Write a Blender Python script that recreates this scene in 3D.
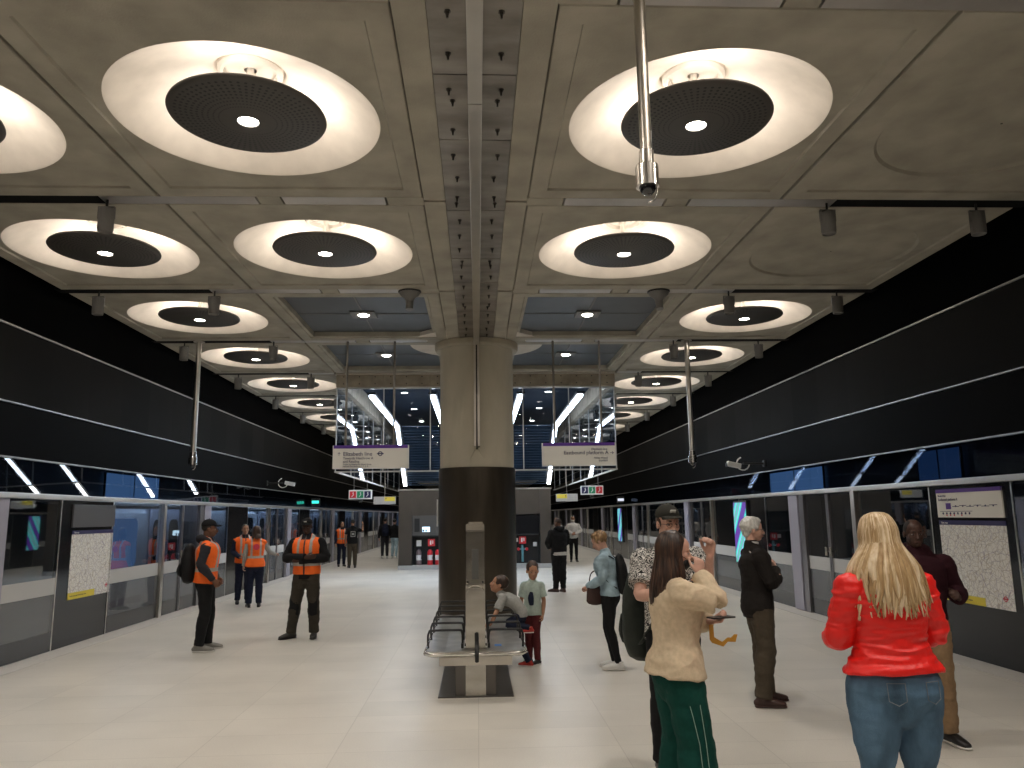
import bpy, bmesh, math, random
from mathutils import Vector, Matrix, noise
PI = math.pi
R = math.radians
scene = bpy.context.scene
for o in list(bpy.data.objects): bpy.data.objects.remove(o)

# ------------------------------------------------------------------ camera, world, exposure
CAMH = 1.75
pi_, yw, ro = .1676, .0462, .0136
fwd = Vector((math.sin(yw)*math.cos(pi_), math.cos(yw)*math.cos(pi_), math.sin(pi_)))
right = Vector((math.cos(yw), -math.sin(yw), 0))
up = right.cross(fwd)
rr = right*math.cos(ro) - up*math.sin(ro)
uu = up*math.cos(ro) + right*math.sin(ro)
cam = bpy.data.objects.new('camera', bpy.data.cameras.new('camera'))
scene.collection.objects.link(cam)
cam.matrix_world = Matrix((( rr.x, uu.x, -fwd.x, 0), (rr.y, uu.y, -fwd.y, 0), (rr.z, uu.z, -fwd.z, CAMH), (0, 0, 0, 1)))
cam.data.sensor_width = 36
cam.data.lens = 775.54/1024*36
cam.data.clip_start = .05
cam.data.clip_end = 400
scene.camera = cam
w = bpy.data.worlds.new('world'); scene.world = w; w.use_nodes = True
w.node_tree.nodes['Background'].inputs[0].default_value = (.9, .92, 1, 1)
w.node_tree.nodes['Background'].inputs[1].default_value = .006
vs = scene.view_settings
vs.view_transform = 'Standard'; vs.look = 'None'; vs.gamma = 1; vs.use_curve_mapping = False
vs.exposure = 0.44
scene.display_settings.display_device = 'sRGB'
UPLIGHT = 7.6       # hidden lamp on top of every ceiling disc
DOWNLIGHT = 122    # lens in the middle of every ceiling disc
RAFT = 55          # downlight in the dark ceiling bays
VOIDLIGHT = 300    # daylight falling through the escalator void

# ------------------------------------------------------------------ the grid of the place
ZC = 4.93
ROW0, DY = 5.94, 3.234
XI, XO, XB = 1.84, 4.47, 3.155
def rowy(i): return ROW0 + (i-1)*DY          # centre of ceiling row i
def beamy(i): return rowy(i) + DY/2          # beam beyond row i
YEND = 92

# ------------------------------------------------------------------ helpers
def link(o): scene.collection.objects.link(o); return o
def tag(o, label=None, cat=None, group=None, kind=None):
    if label: o['label'] = label
    if cat: o['category'] = cat
    if group: o['group'] = group
    if kind: o['kind'] = kind
    return o
def empty(name, loc=(0, 0, 0), rz=0, **k):
    o = link(bpy.data.objects.new(name, None)); o.location = loc; o.rotation_euler = (0, 0, rz)
    o.empty_display_size = .1
    return tag(o, **k)
def obj(name, bm, mat, parent=None, smooth=False, **k):
    if isinstance(bm, bmesh.types.BMesh):
        me = bpy.data.meshes.new(name); bm.normal_update(); bm.to_mesh(me); bm.free()
    else: me = bm
    for m in (mat if isinstance(mat, (list, tuple)) else [mat]): me.materials.append(m)
    if smooth: me.shade_smooth()
    o = link(bpy.data.objects.new(name, me)); o.parent = parent
    return tag(o, **k)
def children(o): return [c for c in bpy.data.objects if c.parent is o]
def copy_tree(o, parent=None):
    c = o.copy(); link(c); c.parent = parent
    for ch in children(o): copy_tree(ch, c)
    return c
V = Vector
def box(bm, x0, x1, y0, y1, z0, z1, mi=0, rot=None, bevel=0):
    c = V(((x0+x1)/2, (y0+y1)/2, (z0+z1)/2))
    m = Matrix.Translation(c) @ (rot.to_4x4() if rot else Matrix()) @ Matrix.Diagonal((abs(x1-x0), abs(y1-y0), abs(z1-z0), 1))
    r = bmesh.ops.create_cube(bm, size=1, matrix=m)
    fs = {f for v in r['verts'] for f in v.link_faces}
    for f in fs: f.material_index = mi
    if bevel:
        es = {e for v in r['verts'] for e in v.link_edges}
        nb = bmesh.ops.bevel(bm, geom=list(es), offset=bevel, segments=2, affect='EDGES', profile=.7)
        for f in nb['faces']: f.material_index = mi
def cyl(bm, a, b, r1, r2=None, seg=16, mi=0, cap=True):
    a, b = V(a), V(b); r2 = r1 if r2 is None else r2
    q = (b-a).to_track_quat('Z', 'Y')
    m = Matrix.Translation((a+b)/2) @ q.to_matrix().to_4x4()
    r = bmesh.ops.create_cone(bm, cap_ends=cap, segments=seg, radius1=r1, radius2=r2, depth=(b-a).length, matrix=m)
    for f in {f for v in r['verts'] for f in v.link_faces}: f.material_index = mi
def lathe(bm, prof, c=(0, 0, 0), seg=48, mi=0, closed=False):
    c = V(c); rings = []
    for r, z in prof:
        if r < 1e-5: rings.append([bm.verts.new(c+V((0, 0, z)))])
        else: rings.append([bm.verts.new(c+V((r*math.cos(2*PI*i/seg), r*math.sin(2*PI*i/seg), z))) for i in range(seg)])
    for a, b in zip(rings, rings[1:]):
        for i in range(seg):
            j = (i+1) % seg
            if len(a) == 1 and len(b) == 1: continue
            if len(a) == 1: f = bm.faces.new((a[0], b[i], b[j]))
            elif len(b) == 1: f = bm.faces.new((a[i], a[j], b[0]))
            else: f = bm.faces.new((a[i], a[j], b[j], b[i]))
            f.material_index = mi
def ell(bm, c, r, rot=None, seg=20, mi=0):
    m = Matrix.Translation(V(c)) @ (rot.to_4x4() if rot else Matrix()) @ Matrix.Diagonal((r[0], r[1], r[2], 1))
    q = bmesh.ops.create_uvsphere(bm, u_segments=seg, v_segments=seg*2//3, radius=1, matrix=m)
    for f in {f for v in q['verts'] for f in v.link_faces}: f.material_index = mi
def crom(P, n):
    out = []
    for i in range(len(P)-1):
        p0, p1, p2, p3 = P[max(i-1, 0)], P[i], P[i+1], P[min(i+2, len(P)-1)]
        for k in range(n):
            t = k/n
            out.append([.5*(2*b+(c-a)*t+(2*a-5*b+4*c-d)*t*t+(3*b-a-3*c+d)*t**3) for a, b, c, d in zip(p0, p1, p2, p3)])
    out.append(list(P[-1])); return out
def tube(bm, pts, rad, side=(1, 0, 0), seg=14, cap='round', sub=3, mi=0, cap2=None):
    """loft of elliptical rings along a smooth path; rad: number or (rx, ry) per point"""
    cap2 = cap2 or cap
    rows = [list(V(p)) + (list(r) if isinstance(r, (tuple, list)) else [r, r]) for p, r in zip(pts, rad)]
    if sub > 1: rows = crom(rows, sub)
    P = [V(r[:3]) for r in rows]; Q = [(max(r[3], .001), max(r[4], .001)) for r in rows]
    side = V(side); fr = []
    px = None
    for i in range(len(P)):
        t = (P[min(i+1, len(P)-1)]-P[max(i-1, 0)])
        t = t.normalized() if t.length > 1e-9 else V((0, 0, 1))
        x = side - t*side.dot(t)
        if x.length < .15 and px is not None: x = px - t*px.dot(t)
        if x.length < .05: x = V((0, 1, 0)) - t*t.y
        x.normalize(); px = x
        fr.append((t, x, t.cross(x)))
    def ring(p, x, y, rx, ry): return [bm.verts.new(p+x*rx*math.cos(2*PI*k/seg)+y*ry*math.sin(2*PI*k/seg)) for k in range(seg)]
    rings = []
    t, x, y = fr[0]; rm = min(Q[0])
    if cap == 'round':
        rings.append([bm.verts.new(P[0]-t*rm)])
        for a in (65, 35): rings.append(ring(P[0]-t*rm*math.sin(R(a)), x, y, Q[0][0]*math.cos(R(a)), Q[0][1]*math.cos(R(a))))
    else: rings.append([bm.verts.new(P[0])])
    for p, (t, x, y), q in zip(P, fr, Q): rings.append(ring(p, x, y, *q))
    t, x, y = fr[-1]; rm = min(Q[-1])
    if cap2 == 'round':
        for a in (35, 65): rings.append(ring(P[-1]+t*rm*math.sin(R(a)), x, y, Q[-1][0]*math.cos(R(a)), Q[-1][1]*math.cos(R(a))))
        rings.append([bm.verts.new(P[-1]+t*rm)])
    else: rings.append([bm.verts.new(P[-1])])
    for a, b in zip(rings, rings[1:]):
        for i in range(seg):
            j = (i+1) % seg
            if len(a) == 1: f = bm.faces.new((a[0], b[j], b[i]))
            elif len(b) == 1: f = bm.faces.new((a[i], a[j], b[0]))
            else: f = bm.faces.new((a[i], a[j], b[j], b[i]))
            f.material_index = mi
def B(): return bmesh.new()
def remesh(bm, voxel, smooth=3):
    bmesh.ops.recalc_face_normals(bm, faces=bm.faces)
    me = bpy.data.meshes.new('t'); bm.to_mesh(me); bm.free()
    o = link(bpy.data.objects.new('t', me))
    m = o.modifiers.new('r', 'REMESH'); m.mode = 'VOXEL'; m.voxel_size = voxel
    if smooth:
        s = o.modifiers.new('s', 'SMOOTH'); s.factor = .5; s.iterations = smooth
    dg = bpy.context.evaluated_depsgraph_get()
    out = bpy.data.meshes.new_from_object(o.evaluated_get(dg))
    bpy.data.objects.remove(o); bpy.data.meshes.remove(me)
    return out
def folds(me, amp, sc=(6, 6, 14), seed=0, mask=None):
    n = [v.normal.copy() for v in me.vertices]
    for v, q in zip(me.vertices, n):
        p = V((v.co.x*sc[0]+seed*7.3, v.co.y*sc[1]+seed*3.1, v.co.z*sc[2]))
        k = noise.noise(p)*1.0 + noise.noise(p*2.3)*.5
        k = 1-2*abs(k) if mask == 'ridge' else k
        v.co += q*amp*k

# ------------------------------------------------------------------ materials
def mat(name, col, rough=.6, metal=0, spec=.5, emit=None, estr=0, noise_amt=0, nscale=8, bump=0, bscale=40, stretch=(1, 1, 1), col2=None, coat=0, aniso=0):
    m = bpy.data.materials.new(name); m.use_nodes = True
    nt = m.node_tree; b = nt.nodes['Principled BSDF']
    b.inputs['Base Color'].default_value = (*col, 1)
    b.inputs['Roughness'].default_value = rough; b.inputs['Metallic'].default_value = metal
    b.inputs['Specular IOR Level'].default_value = spec
    b.inputs['Coat Weight'].default_value = coat
    if emit: b.inputs['Emission Color'].default_value = (*emit, 1); b.inputs['Emission Strength'].default_value = estr
    if noise_amt or col2 or bump:
        tc = nt.nodes.new('ShaderNodeTexCoord'); mp = nt.nodes.new('ShaderNodeMapping'); mp.inputs['Scale'].default_value = stretch
        nt.links.new(tc.outputs['Object'], mp.inputs[0])
    if noise_amt or col2:
        n = nt.nodes.new('ShaderNodeTexNoise'); n.inputs['Scale'].default_value = nscale; n.inputs['Detail'].default_value = 6
        nt.links.new(mp.outputs[0], n.inputs[0])
        cr = nt.nodes.new('ShaderNodeValToRGB')
        c2 = col2 if col2 else tuple(c*(1-noise_amt) for c in col)
        c1 = col if col2 else tuple(min(1, c*(1+noise_amt)) for c in col)
        cr.color_ramp.elements[0].position = .33; cr.color_ramp.elements[1].position = .67
        cr.color_ramp.elements[0].color = (*c2, 1); cr.color_ramp.elements[1].color = (*c1, 1)
        nt.links.new(n.outputs[0], cr.inputs[0]); nt.links.new(cr.outputs[0], b.inputs['Base Color'])
    if bump:
        n = nt.nodes.new('ShaderNodeTexNoise'); n.inputs['Scale'].default_value = bscale; n.inputs['Detail'].default_value = 4
        nt.links.new(mp.outputs[0], n.inputs[0])
        bp = nt.nodes.new('ShaderNodeBump'); bp.inputs['Strength'].default_value = bump; bp.inputs['Distance'].default_value = .02
        nt.links.new(n.outputs[0], bp.inputs['Height']); nt.links.new(bp.outputs[0], b.inputs['Normal'])
    return m
def emis(name, col, s):
    return mat(name, (0, 0, 0), rough=1, spec=0, emit=col, estr=s)

CONC = (.37, .345, .285)
M = {}
M['concrete'] = mat('concrete', CONC, .75, noise_amt=.16, nscale=2.2, bump=.15, bscale=60, spec=.25)
M['concrete_pale'] = mat('concrete_pale', (.66, .61, .54), .7, noise_amt=.06, nscale=5, bump=.08, bscale=90, spec=.25)
M['concrete_dark'] = mat('concrete_bulkhead', (.38, .33, .26), .75, noise_amt=.2, nscale=4, spec=.25)
M['column'] = mat('column_concrete', (.46, .42, .33), .6, noise_amt=.1, nscale=2.5, stretch=(1, 1, .35), bump=.08, bscale=50, spec=.3)
M['bronze'] = mat('bronze_cladding', (.075, .062, .046), .34, metal=.6, noise_amt=.25, nscale=4, stretch=(1, 1, .2))
M['steel'] = mat('stainless_steel', (.62, .59, .54), .28, metal=1, noise_amt=.06, nscale=3)
M['steel_dull'] = mat('brushed_steel', (.30, .275, .245), .42, metal=.9, noise_amt=.3, nscale=1.6, stretch=(1, 2.5, 1))
M['steel_bright'] = mat('bright_steel', (.75, .73, .7), .2, metal=1)
M['black'] = mat('black_paint', (.012, .012, .012), .45)
M['black_slot'] = mat('black_slot', (.006, .006, .006), .8, spec=.1)
M['dark_metal'] = mat('dark_metal', (.03, .03, .03), .4, metal=.3)
M['rubber'] = mat('black_rubber', (.01, .01, .01), .6)
M['slat'] = mat('blue_black_slats', (.024, .040, .066), .65, metal=0, spec=.12)
M['raft'] = mat('dark_raft', (.045, .052, .062), .42, noise_amt=.12, nscale=3)
M['grey_paint'] = mat('grey_paint', (.17, .165, .155), .5)
M['white'] = mat('white_paint', (.78, .77, .75), .5)
M['lamp'] = emis('lamp_lens', (1, .93, .82), 26)
M['tubelight'] = emis('tube_light', (.92, .96, 1), 14)
M['kiosk'] = mat('bronze_panel', (.075, .062, .05), .42, metal=.35, noise_amt=.08, nscale=3)
M['kiosk_grey'] = mat('grey_metal_panel', (.12, .115, .11), .38, metal=.5)
M['red'] = mat('red_enamel', (.65, .03, .04), .35)
M['lilac'] = mat('lilac_grey_aluminium', (.36, .35, .42), .4, metal=.2)
M['frame'] = mat('door_frame_steel', (.26, .25, .26), .3, metal=.85)
M['panel_black'] = mat('black_gloss_panel', (.010, .010, .011), .12, spec=.4)
M['plinth'] = mat('grey_plinth_glass', (.045, .046, .048), .2)
M['screen_grey'] = mat('switched_off_screen', (.085, .085, .09), .3)
M['purple'] = mat('purple_band', (.10, .03, .28), .5)
M['navy'] = mat('navy_band', (.015, .01, .09), .5)
M['yellow'] = mat('yellow_notice', (.75, .62, .06), .5)
M['signface'] = mat('sign_face', (.80, .78, .72), .45)
M['ink'] = mat('navy_ink', (.02, .02, .09), .5)
M['teal'] = emis('teal_screen', (.05, .8, .6), 1.2)

def wall_mat(name, c1, c2, pitch):
    """dark cladding with faint tonal changes from sheet to sheet"""
    m = mat(name, c1, .5, spec=.02)
    nt = m.node_tree; b = nt.nodes['Principled BSDF']
    tc = nt.nodes.new('ShaderNodeTexCoord'); s = nt.nodes.new('ShaderNodeSeparateXYZ'); nt.links.new(tc.outputs['Object'], s.inputs[0])
    d = nt.nodes.new('ShaderNodeMath'); d.operation = 'DIVIDE'; d.inputs[1].default_value = pitch; nt.links.new(s.outputs['Y'], d.inputs[0])
    f = nt.nodes.new('ShaderNodeMath'); f.operation = 'FLOOR'; nt.links.new(d.outputs[0], f.inputs[0])
    wn = nt.nodes.new('ShaderNodeTexWhiteNoise'); wn.noise_dimensions = '1D'; nt.links.new(f.outputs[0], wn.inputs['W'])
    mx = nt.nodes.new('ShaderNodeMix'); mx.data_type = 'RGBA'; nt.links.new(wn.outputs['Value'], mx.inputs['Factor'])
    mx.inputs['A'].default_value = (*c1, 1); mx.inputs['B'].default_value = (*c2, 1)
    nt.links.new(mx.outputs['Result'], b.inputs['Base Color'])
    return m
M['clad_mid'] = wall_mat('charcoal_cladding', (.007, .007, .0066), (.0125, .0125, .0118), 1.078)
M['clad_low'] = wall_mat('black_cladding', (.0022, .0022, .0022), (.0032, .0032, .003), 3.234)
M['clad_top'] = mat('upper_black', (.0015, .0015, .0015), .8, spec=.02)

def glass_mat(name, tint, trans, rough=.02, gmin=.04, gcol=(1, 1, 1), ior=1.5):
    m = bpy.data.materials.new(name); m.use_nodes = True; nt = m.node_tree; nt.nodes.clear()
    out = nt.nodes.new('ShaderNodeOutputMaterial')
    t = nt.nodes.new('ShaderNodeBsdfTransparent'); t.inputs[0].default_value = (*trans, 1)
    g = nt.nodes.new('ShaderNodeBsdfGlossy'); g.inputs['Roughness'].default_value = rough; g.inputs['Color'].default_value = (*gcol, 1)
    fr = nt.nodes.new('ShaderNodeFresnel'); fr.inputs[0].default_value = ior
    mr = nt.nodes.new('ShaderNodeMath'); mr.operation = 'MAXIMUM'; mr.inputs[1].default_value = gmin; nt.links.new(fr.outputs[0], mr.inputs[0])
    ge = nt.nodes.new('ShaderNodeNewGeometry'); iv = nt.nodes.new('ShaderNodeMath'); iv.operation = 'SUBTRACT'; iv.inputs[0].default_value = 1; nt.links.new(ge.outputs['Backfacing'], iv.inputs[1])
    mm = nt.nodes.new('ShaderNodeMath'); mm.operation = 'MULTIPLY'; nt.links.new(mr.outputs[0], mm.inputs[0]); nt.links.new(iv.outputs[0], mm.inputs[1])
    mix = nt.nodes.new('ShaderNodeMixShader'); nt.links.new(mm.outputs[0], mix.inputs[0]); nt.links.new(t.outputs[0], mix.inputs[1]); nt.links.new(g.outputs[0], mix.inputs[2])
    last = mix
    if tint:
        d = nt.nodes.new('ShaderNodeBsdfDiffuse'); d.inputs[0].default_value = (*tint[0], 1)
        m2 = nt.nodes.new('ShaderNodeMixShader'); m2.inputs[0].default_value = tint[1]
        nt.links.new(mix.outputs[0], m2.inputs[1]); nt.links.new(d.outputs[0], m2.inputs[2]); last = m2
    nt.links.new(last.outputs[0], out.inputs[0])
    return m
M['glass'] = glass_mat('door_glass', ((.04, .05, .06), .06), (.60, .66, .72), gmin=.26)
M['glass_low'] = glass_mat('lower_door_glass', ((.30, .31, .32), .30), (.5, .52, .55), rough=.03, gmin=.14)
M['glass_clear'] = glass_mat('balustrade_glass', None, (.84, .89, .95), gmin=.004, ior=1.22)
M['glass_header'] = glass_mat('header_glass', ((.003, .003, .004), .15), (.5, .55, .62), rough=.015, gmin=.12, gcol=(.9, .9, .9))
M['band'] = mat('frosted_band', (.50, .50, .49), .55)
M['strip'] = mat('side_glass_edge', (.6, .66, .7), .3)

# floor: pale terrazzo slabs with thin joints
def floor_mat():
    m = mat('terrazzo_floor', (.6, .57, .52), .36, spec=.35)
    nt = m.node_tree; b = nt.nodes['Principled BSDF']
    tc = nt.nodes.new('ShaderNodeTexCoord')
    br = nt.nodes.new('ShaderNodeTexBrick'); br.inputs['Scale'].default_value = 1
    mp = nt.nodes.new('ShaderNodeMapping'); mp.inputs['Location'].default_value = (.0, .18, 0)
    nt.links.new(tc.outputs['Object'], mp.inputs[0]); nt.links.new(mp.outputs[0], br.inputs[0])
    br.offset = .0; br.offset_frequency = 2
    br.inputs['Brick Width'].default_value = 1.08; br.inputs['Row Height'].default_value = .539*1
    br.inputs['Mortar Size'].default_value = .0035; br.inputs['Mortar Smooth'].default_value = .1; br.inputs['Bias'].default_value = 0
    br.inputs['Color1'].default_value = (.60, .565, .505, 1); br.inputs['Color2'].default_value = (.55, .52, .465, 1); br.inputs['Mortar'].default_value = (.46, .43, .385, 1)
    n = nt.nodes.new('ShaderNodeTexNoise'); n.inputs['Scale'].default_value = 110; n.inputs['Detail'].default_value = 5; nt.links.new(tc.outputs['Object'], n.inputs[0])
    n2 = nt.nodes.new('ShaderNodeTexNoise'); n2.inputs['Scale'].default_value = .9; n2.inputs['Detail'].default_value = 4; nt.links.new(tc.outputs['Object'], n2.inputs[0])
    ad = nt.nodes.new('ShaderNodeMath'); ad.operation = 'ADD'; nt.links.new(n.outputs[0], ad.inputs[0]); nt.links.new(n2.outputs[0], ad.inputs[1])
    mr = nt.nodes.new('ShaderNodeMapRange'); mr.inputs[1].default_value = .7; mr.inputs[2].default_value = 1.3; mr.inputs[3].default_value = .86; mr.inputs[4].default_value = 1.12
    nt.links.new(ad.outputs[0], mr.inputs[0])
    mx = nt.nodes.new('ShaderNodeMix'); mx.data_type = 'RGBA'; mx.blend_type = 'MULTIPLY'; mx.inputs['Factor'].default_value = 1
    nt.links.new(br.outputs[0], mx.inputs['A']); nt.links.new(mr.outputs[0], mx.inputs['B']); nt.links.new(mx.outputs['Result'], b.inputs['Base Color'])
    return m
M['floor'] = floor_mat()

def perf_mat():
    """black disc pierced by rings of round holes (pattern by polar coordinates)"""
    m = mat('perforated_black', (.045, .042, .038), .5)
    nt = m.node_tree; b = nt.nodes['Principled BSDF']
    def mth(op, a, b_=None, c=None):
        n = nt.nodes.new('ShaderNodeMath'); n.operation = op
        for i, v in enumerate((a, b_, c)):
            if v is None: continue
            if isinstance(v, (int, float)): n.inputs[i].default_value = v
            else: nt.links.new(v, n.inputs[i])
        return n.outputs[0]
    tc = nt.nodes.new('ShaderNodeTexCoord'); s = nt.nodes.new('ShaderNodeSeparateXYZ'); nt.links.new(tc.outputs['Object'], s.inputs[0])
    x, y = s.outputs['X'], s.outputs['Y']
    r = mth('SQRT', mth('ADD', mth('MULTIPLY', x, x), mth('MULTIPLY', y, y)))
    th = mth('ARCTAN2', y, x)
    N = 64
    ft = mth('SUBTRACT', mth('FRACT', mth('MULTIPLY', th, N/(2*PI))), .5)
    ft = mth('MULTIPLY', mth('MULTIPLY', ft, 2*PI/N), r)
    dr = .041
    fr_ = mth('MULTIPLY', mth('SUBTRACT', mth('FRACT', mth('DIVIDE', r, dr)), .5), dr)
    d = mth('SQRT', mth('ADD', mth('MULTIPLY', ft, ft), mth('MULTIPLY', fr_, fr_)))
    hole = mth('LESS_THAN', d, mth('MINIMUM', .0115, mth('MULTIPLY', r, .027)))
    hole = mth('MULTIPLY', hole, mth('GREATER_THAN', r, .2)); hole = mth('MULTIPLY', hole, mth('LESS_THAN', r, .57))
    mx = nt.nodes.new('ShaderNodeMix'); mx.data_type = 'RGBA'; nt.links.new(hole, mx.inputs['Factor'])
    mx.inputs['A'].default_value = (.060, .055, .049, 1); mx.inputs['B'].default_value = (.002, .002, .002, 1)
    nt.links.new(mx.outputs['Result'], b.inputs['Base Color'])
    return m
M['perf'] = perf_mat()

# ------------------------------------------------------------------ floor
bm = B(); box(bm, -5.86, 5.86, -6, YEND, -.2, 0); obj('floor', bm, M['floor'], kind='structure')
bm = B()
for s in (-1, 1): box(bm, s*5.50, s*5.85, -6, YEND, 0, .004)
obj('trim_1', bm, mat('edge_strip', (.50, .48, .45), .5, noise_amt=.05, nscale=20), kind='structure')
bm = B()
for s in (-1, 1):
    box(bm, s*5.86, s*9.2, -6, YEND, -1.3, -1.2)
    box(bm, s*9.2, s*9.3, -6, YEND, -1.3, 5.5)
    box(bm, s*6.2, s*9.2, -6, YEND, 4.0, 4.1)
obj('wall_tunnel', bm, mat('tunnel_black', (.012, .013, .016), .8), kind='structure')
bm = B(); box(bm, -9.2, 9.2, YEND, YEND+.2, -1.3, 6); obj('wall_far', bm, mat('far_wall', (.35, .34, .32), .7), kind='structure')
bm = B(); box(bm, -9.2, 9.2, -6.2, -6, -1.3, 6); obj('wall_near', bm, mat('near_wall', (.12, .11, .10), .7), kind='structure')

# ------------------------------------------------------------------ ceiling bays
HX = 1.30; HYB = DY/2 - .10                      # half size of one bay panel (a beam strip runs between rows)
def rect_pt(a, hx, hy):
    c, s = math.cos(a), math.sin(a)
    k = min(hx/abs(c) if abs(c) > 1e-9 else 1e9, hy/abs(s) if abs(s) > 1e-9 else 1e9)
    return c*k, s*k
def angles(hx, hy, n=96):
    A = [2*PI*i/n for i in range(n)]
    for sx in (1, -1):
        for sy in (1, -1): A.append(math.atan2(sy*hy, sx*hx) % (2*PI))
    return sorted(set(round(a, 6) for a in A))
def bay_mesh(kind):
    """z=0 is the ceiling level; kind: light (funnel), blank (shallow round recess), raft (square opening)"""
    bm = B(); hx, hy = HX, HYB
    ix, iy = hx-.17, hy-.19
    A = angles(ix, iy)
    loops = []
    def loop(fn, z): loops.append([bm.verts.new((*fn(a), z)) for a in A])
    rect_o = lambda hx_, hy_: (lambda a: ((lambda p: (p[0]*hx_/ix, p[1]*hy_/iy))(rect_pt(a, ix, iy))))
    loop(rect_o(hx, hy), .35); loop(rect_o(hx, hy), .008); loop(rect_o(hx-.008, hy-.008), 0)
    loop(rect_o(ix, iy), 0); loop(rect_o(ix-.012, iy-.012), .02)
    mi = [0, 0, 0, 0]
    circ = lambda r: (lambda a: (r*math.cos(a), r*math.sin(a)))
    if kind == 'light':
        loop(circ(1.058), .02); mi.append(0)
        loop(circ(1.050), .026); mi.append(1)
        for r, z in ((1.0, .075), (.9, .155), (.75, .25), (.55, .34), (.40, .39), (.30, .41)): loop(circ(r), z); mi.append(1)
        loop(circ(.28), .5); mi.append(1); loop(circ(.01), .5); mi.append(1)
    elif kind == 'blank':
        loop(circ(.99), .02); mi.append(0); loop(circ(.965), .045); mi.append(0); loop(circ(.01), .045); mi.append(0)
    else:
        loop(rect_o(ix-.06, iy-.06), .02); mi.append(0)
        loop(rect_o(ix-.075, iy-.075), .12); mi.append(0)
    for k, (a, b) in enumerate(zip(loops, loops[1:])):
        for i in range(len(A)):
            j = (i+1) % len(A)
            f = bm.faces.new((a[i], b[i], b[j], a[j])); f.material_index = mi[k] if k < len(mi) else 0
            f.smooth = (kind == 'light' and k >= 6)
    bmesh.ops.remove_doubles(bm, verts=bm.verts, dist=1e-5)
    bmesh.ops.recalc_face_normals(bm, faces=bm.faces)
    me = bpy.data.meshes.new('ceiling_panel'); bm.to_mesh(me); bm.free()
    me.materials.append(M['concrete']); me.materials.append(M['concrete_pale'])
    return me
BAY = {k: bay_mesh(k) for k in ('light', 'blank', 'raft')}
for me in BAY.values():
    me.flip_normals()
def bay(kind, x, y):
    o = link(bpy.data.objects.new('ceiling_panel', BAY[kind])); o.location = (x, y, ZC); tag(o, kind='structure'); return o

# ceiling light: perforated black disc on a stem, lens in its middle
def make_disc():
    root = empty('ceiling_light', label='x', cat='ceiling light')
    bm = B(); lathe(bm, [(.085, -.035), (.58, -.010), (.612, .0), (.62, .012), (.612, .03), (.10, .06), (0, .06)], seg=72)
    # cone-shaped seat around the lens
    lathe(bm, [(.085, -.035), (.082, .02), (0, .02)], seg=32)
    obj('perforated_disc', bm, M['perf'], root, smooth=True)
    bm = B(); lathe(bm, [(.0, -.030), (.055, -.034), (.078, -.028), (.082, -.02)], seg=32)
    obj('lens', bm, M['lamp'], root, smooth=True)
    bm = B(); lathe(bm, [(.0, .52), (.26, .52), (.26, .40), (.235, .375), (.21, .375), (.20, .42), (.05, .42)], seg=40)
    obj('housing', bm, M['concrete_pale'], root, smooth=False)
    bm = B(); cyl(bm, (0, 0, .05), (0, 0, .45), .03)
    obj('stem', bm, M['concrete_pale'], root)
    return root
UP = bpy.data.lights.new('uplight', 'POINT'); UP.energy = UPLIGHT; UP.color = (1, .90, .80); UP.shadow_soft_size = .05
DN = bpy.data.lights.new('downlight', 'SPOT'); DN.energy = DOWNLIGHT; DN.color = (1, .955, .89); DN.spot_size = R(118); DN.spot_blend = 1; DN.shadow_soft_size = .075
RF = bpy.data.lights.new('raft_downlight', 'SPOT'); RF.energy = RAFT; RF.color = (1, .96, .9); RF.spot_size = R(140); RF.spot_blend = 1; RF.shadow_soft_size = .06
def lamps(x, y, z=ZC, near=True):
    if near:
        for k in range(3):
            a = k*2*PI/3+.5
            u = link(bpy.data.objects.new('uplight', UP)); u.location = (x+.44*math.cos(a), y+.44*math.sin(a), z+.11)
    d = link(bpy.data.objects.new('downlight', DN)); d.location = (x, y, z-.05)
disc0 = make_disc()
used_disc = [False]
ORD = ['first', 'second', 'third', 'fourth', 'fifth', 'sixth', 'seventh', 'eighth', 'ninth', 'tenth', 'eleventh', 'twelfth', 'thirteenth']
def disc(x, y, label, group):
    o = disc0 if not used_disc[0] else copy_tree(disc0)
    used_disc[0] = True
    o.location = (x, y, ZC+.03); o['label'] = label; o['group'] = group
    return o
LASTROW = 23
for i in range(-1, 29):
    y = rowy(i)
    if y > YEND: break
    for side, sx in (('left', -1), ('right', 1)):
        # inner column of bays
        if i <= 2:
            bay('light', sx*XI, y); lamps(sx*XI, y)
            if i >= 1: disc(sx*XI, y, f'{"largest" if i == 1 else "second"} round perforated lamp directly {side} of the steel ceiling spine', 'disc lamps beside the steel spine')
        elif i <= 4:
            bay('raft', sx*XI, y)
        # outer column
        blank = sx > 0 and i in (1, 2)
        bay('blank' if blank else 'light', sx*XO, y)
        if not blank:
            if i <= LASTROW: lamps(sx*XO, y, near=i <= 9)
            if 1 <= i <= 13:
                k = i if sx < 0 else i-2
                disc(sx*XO, y, f'round perforated lamp, {ORD[k-1]} from the viewer along the {side} wall', f'disc lamps along the {side} wall')

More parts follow.
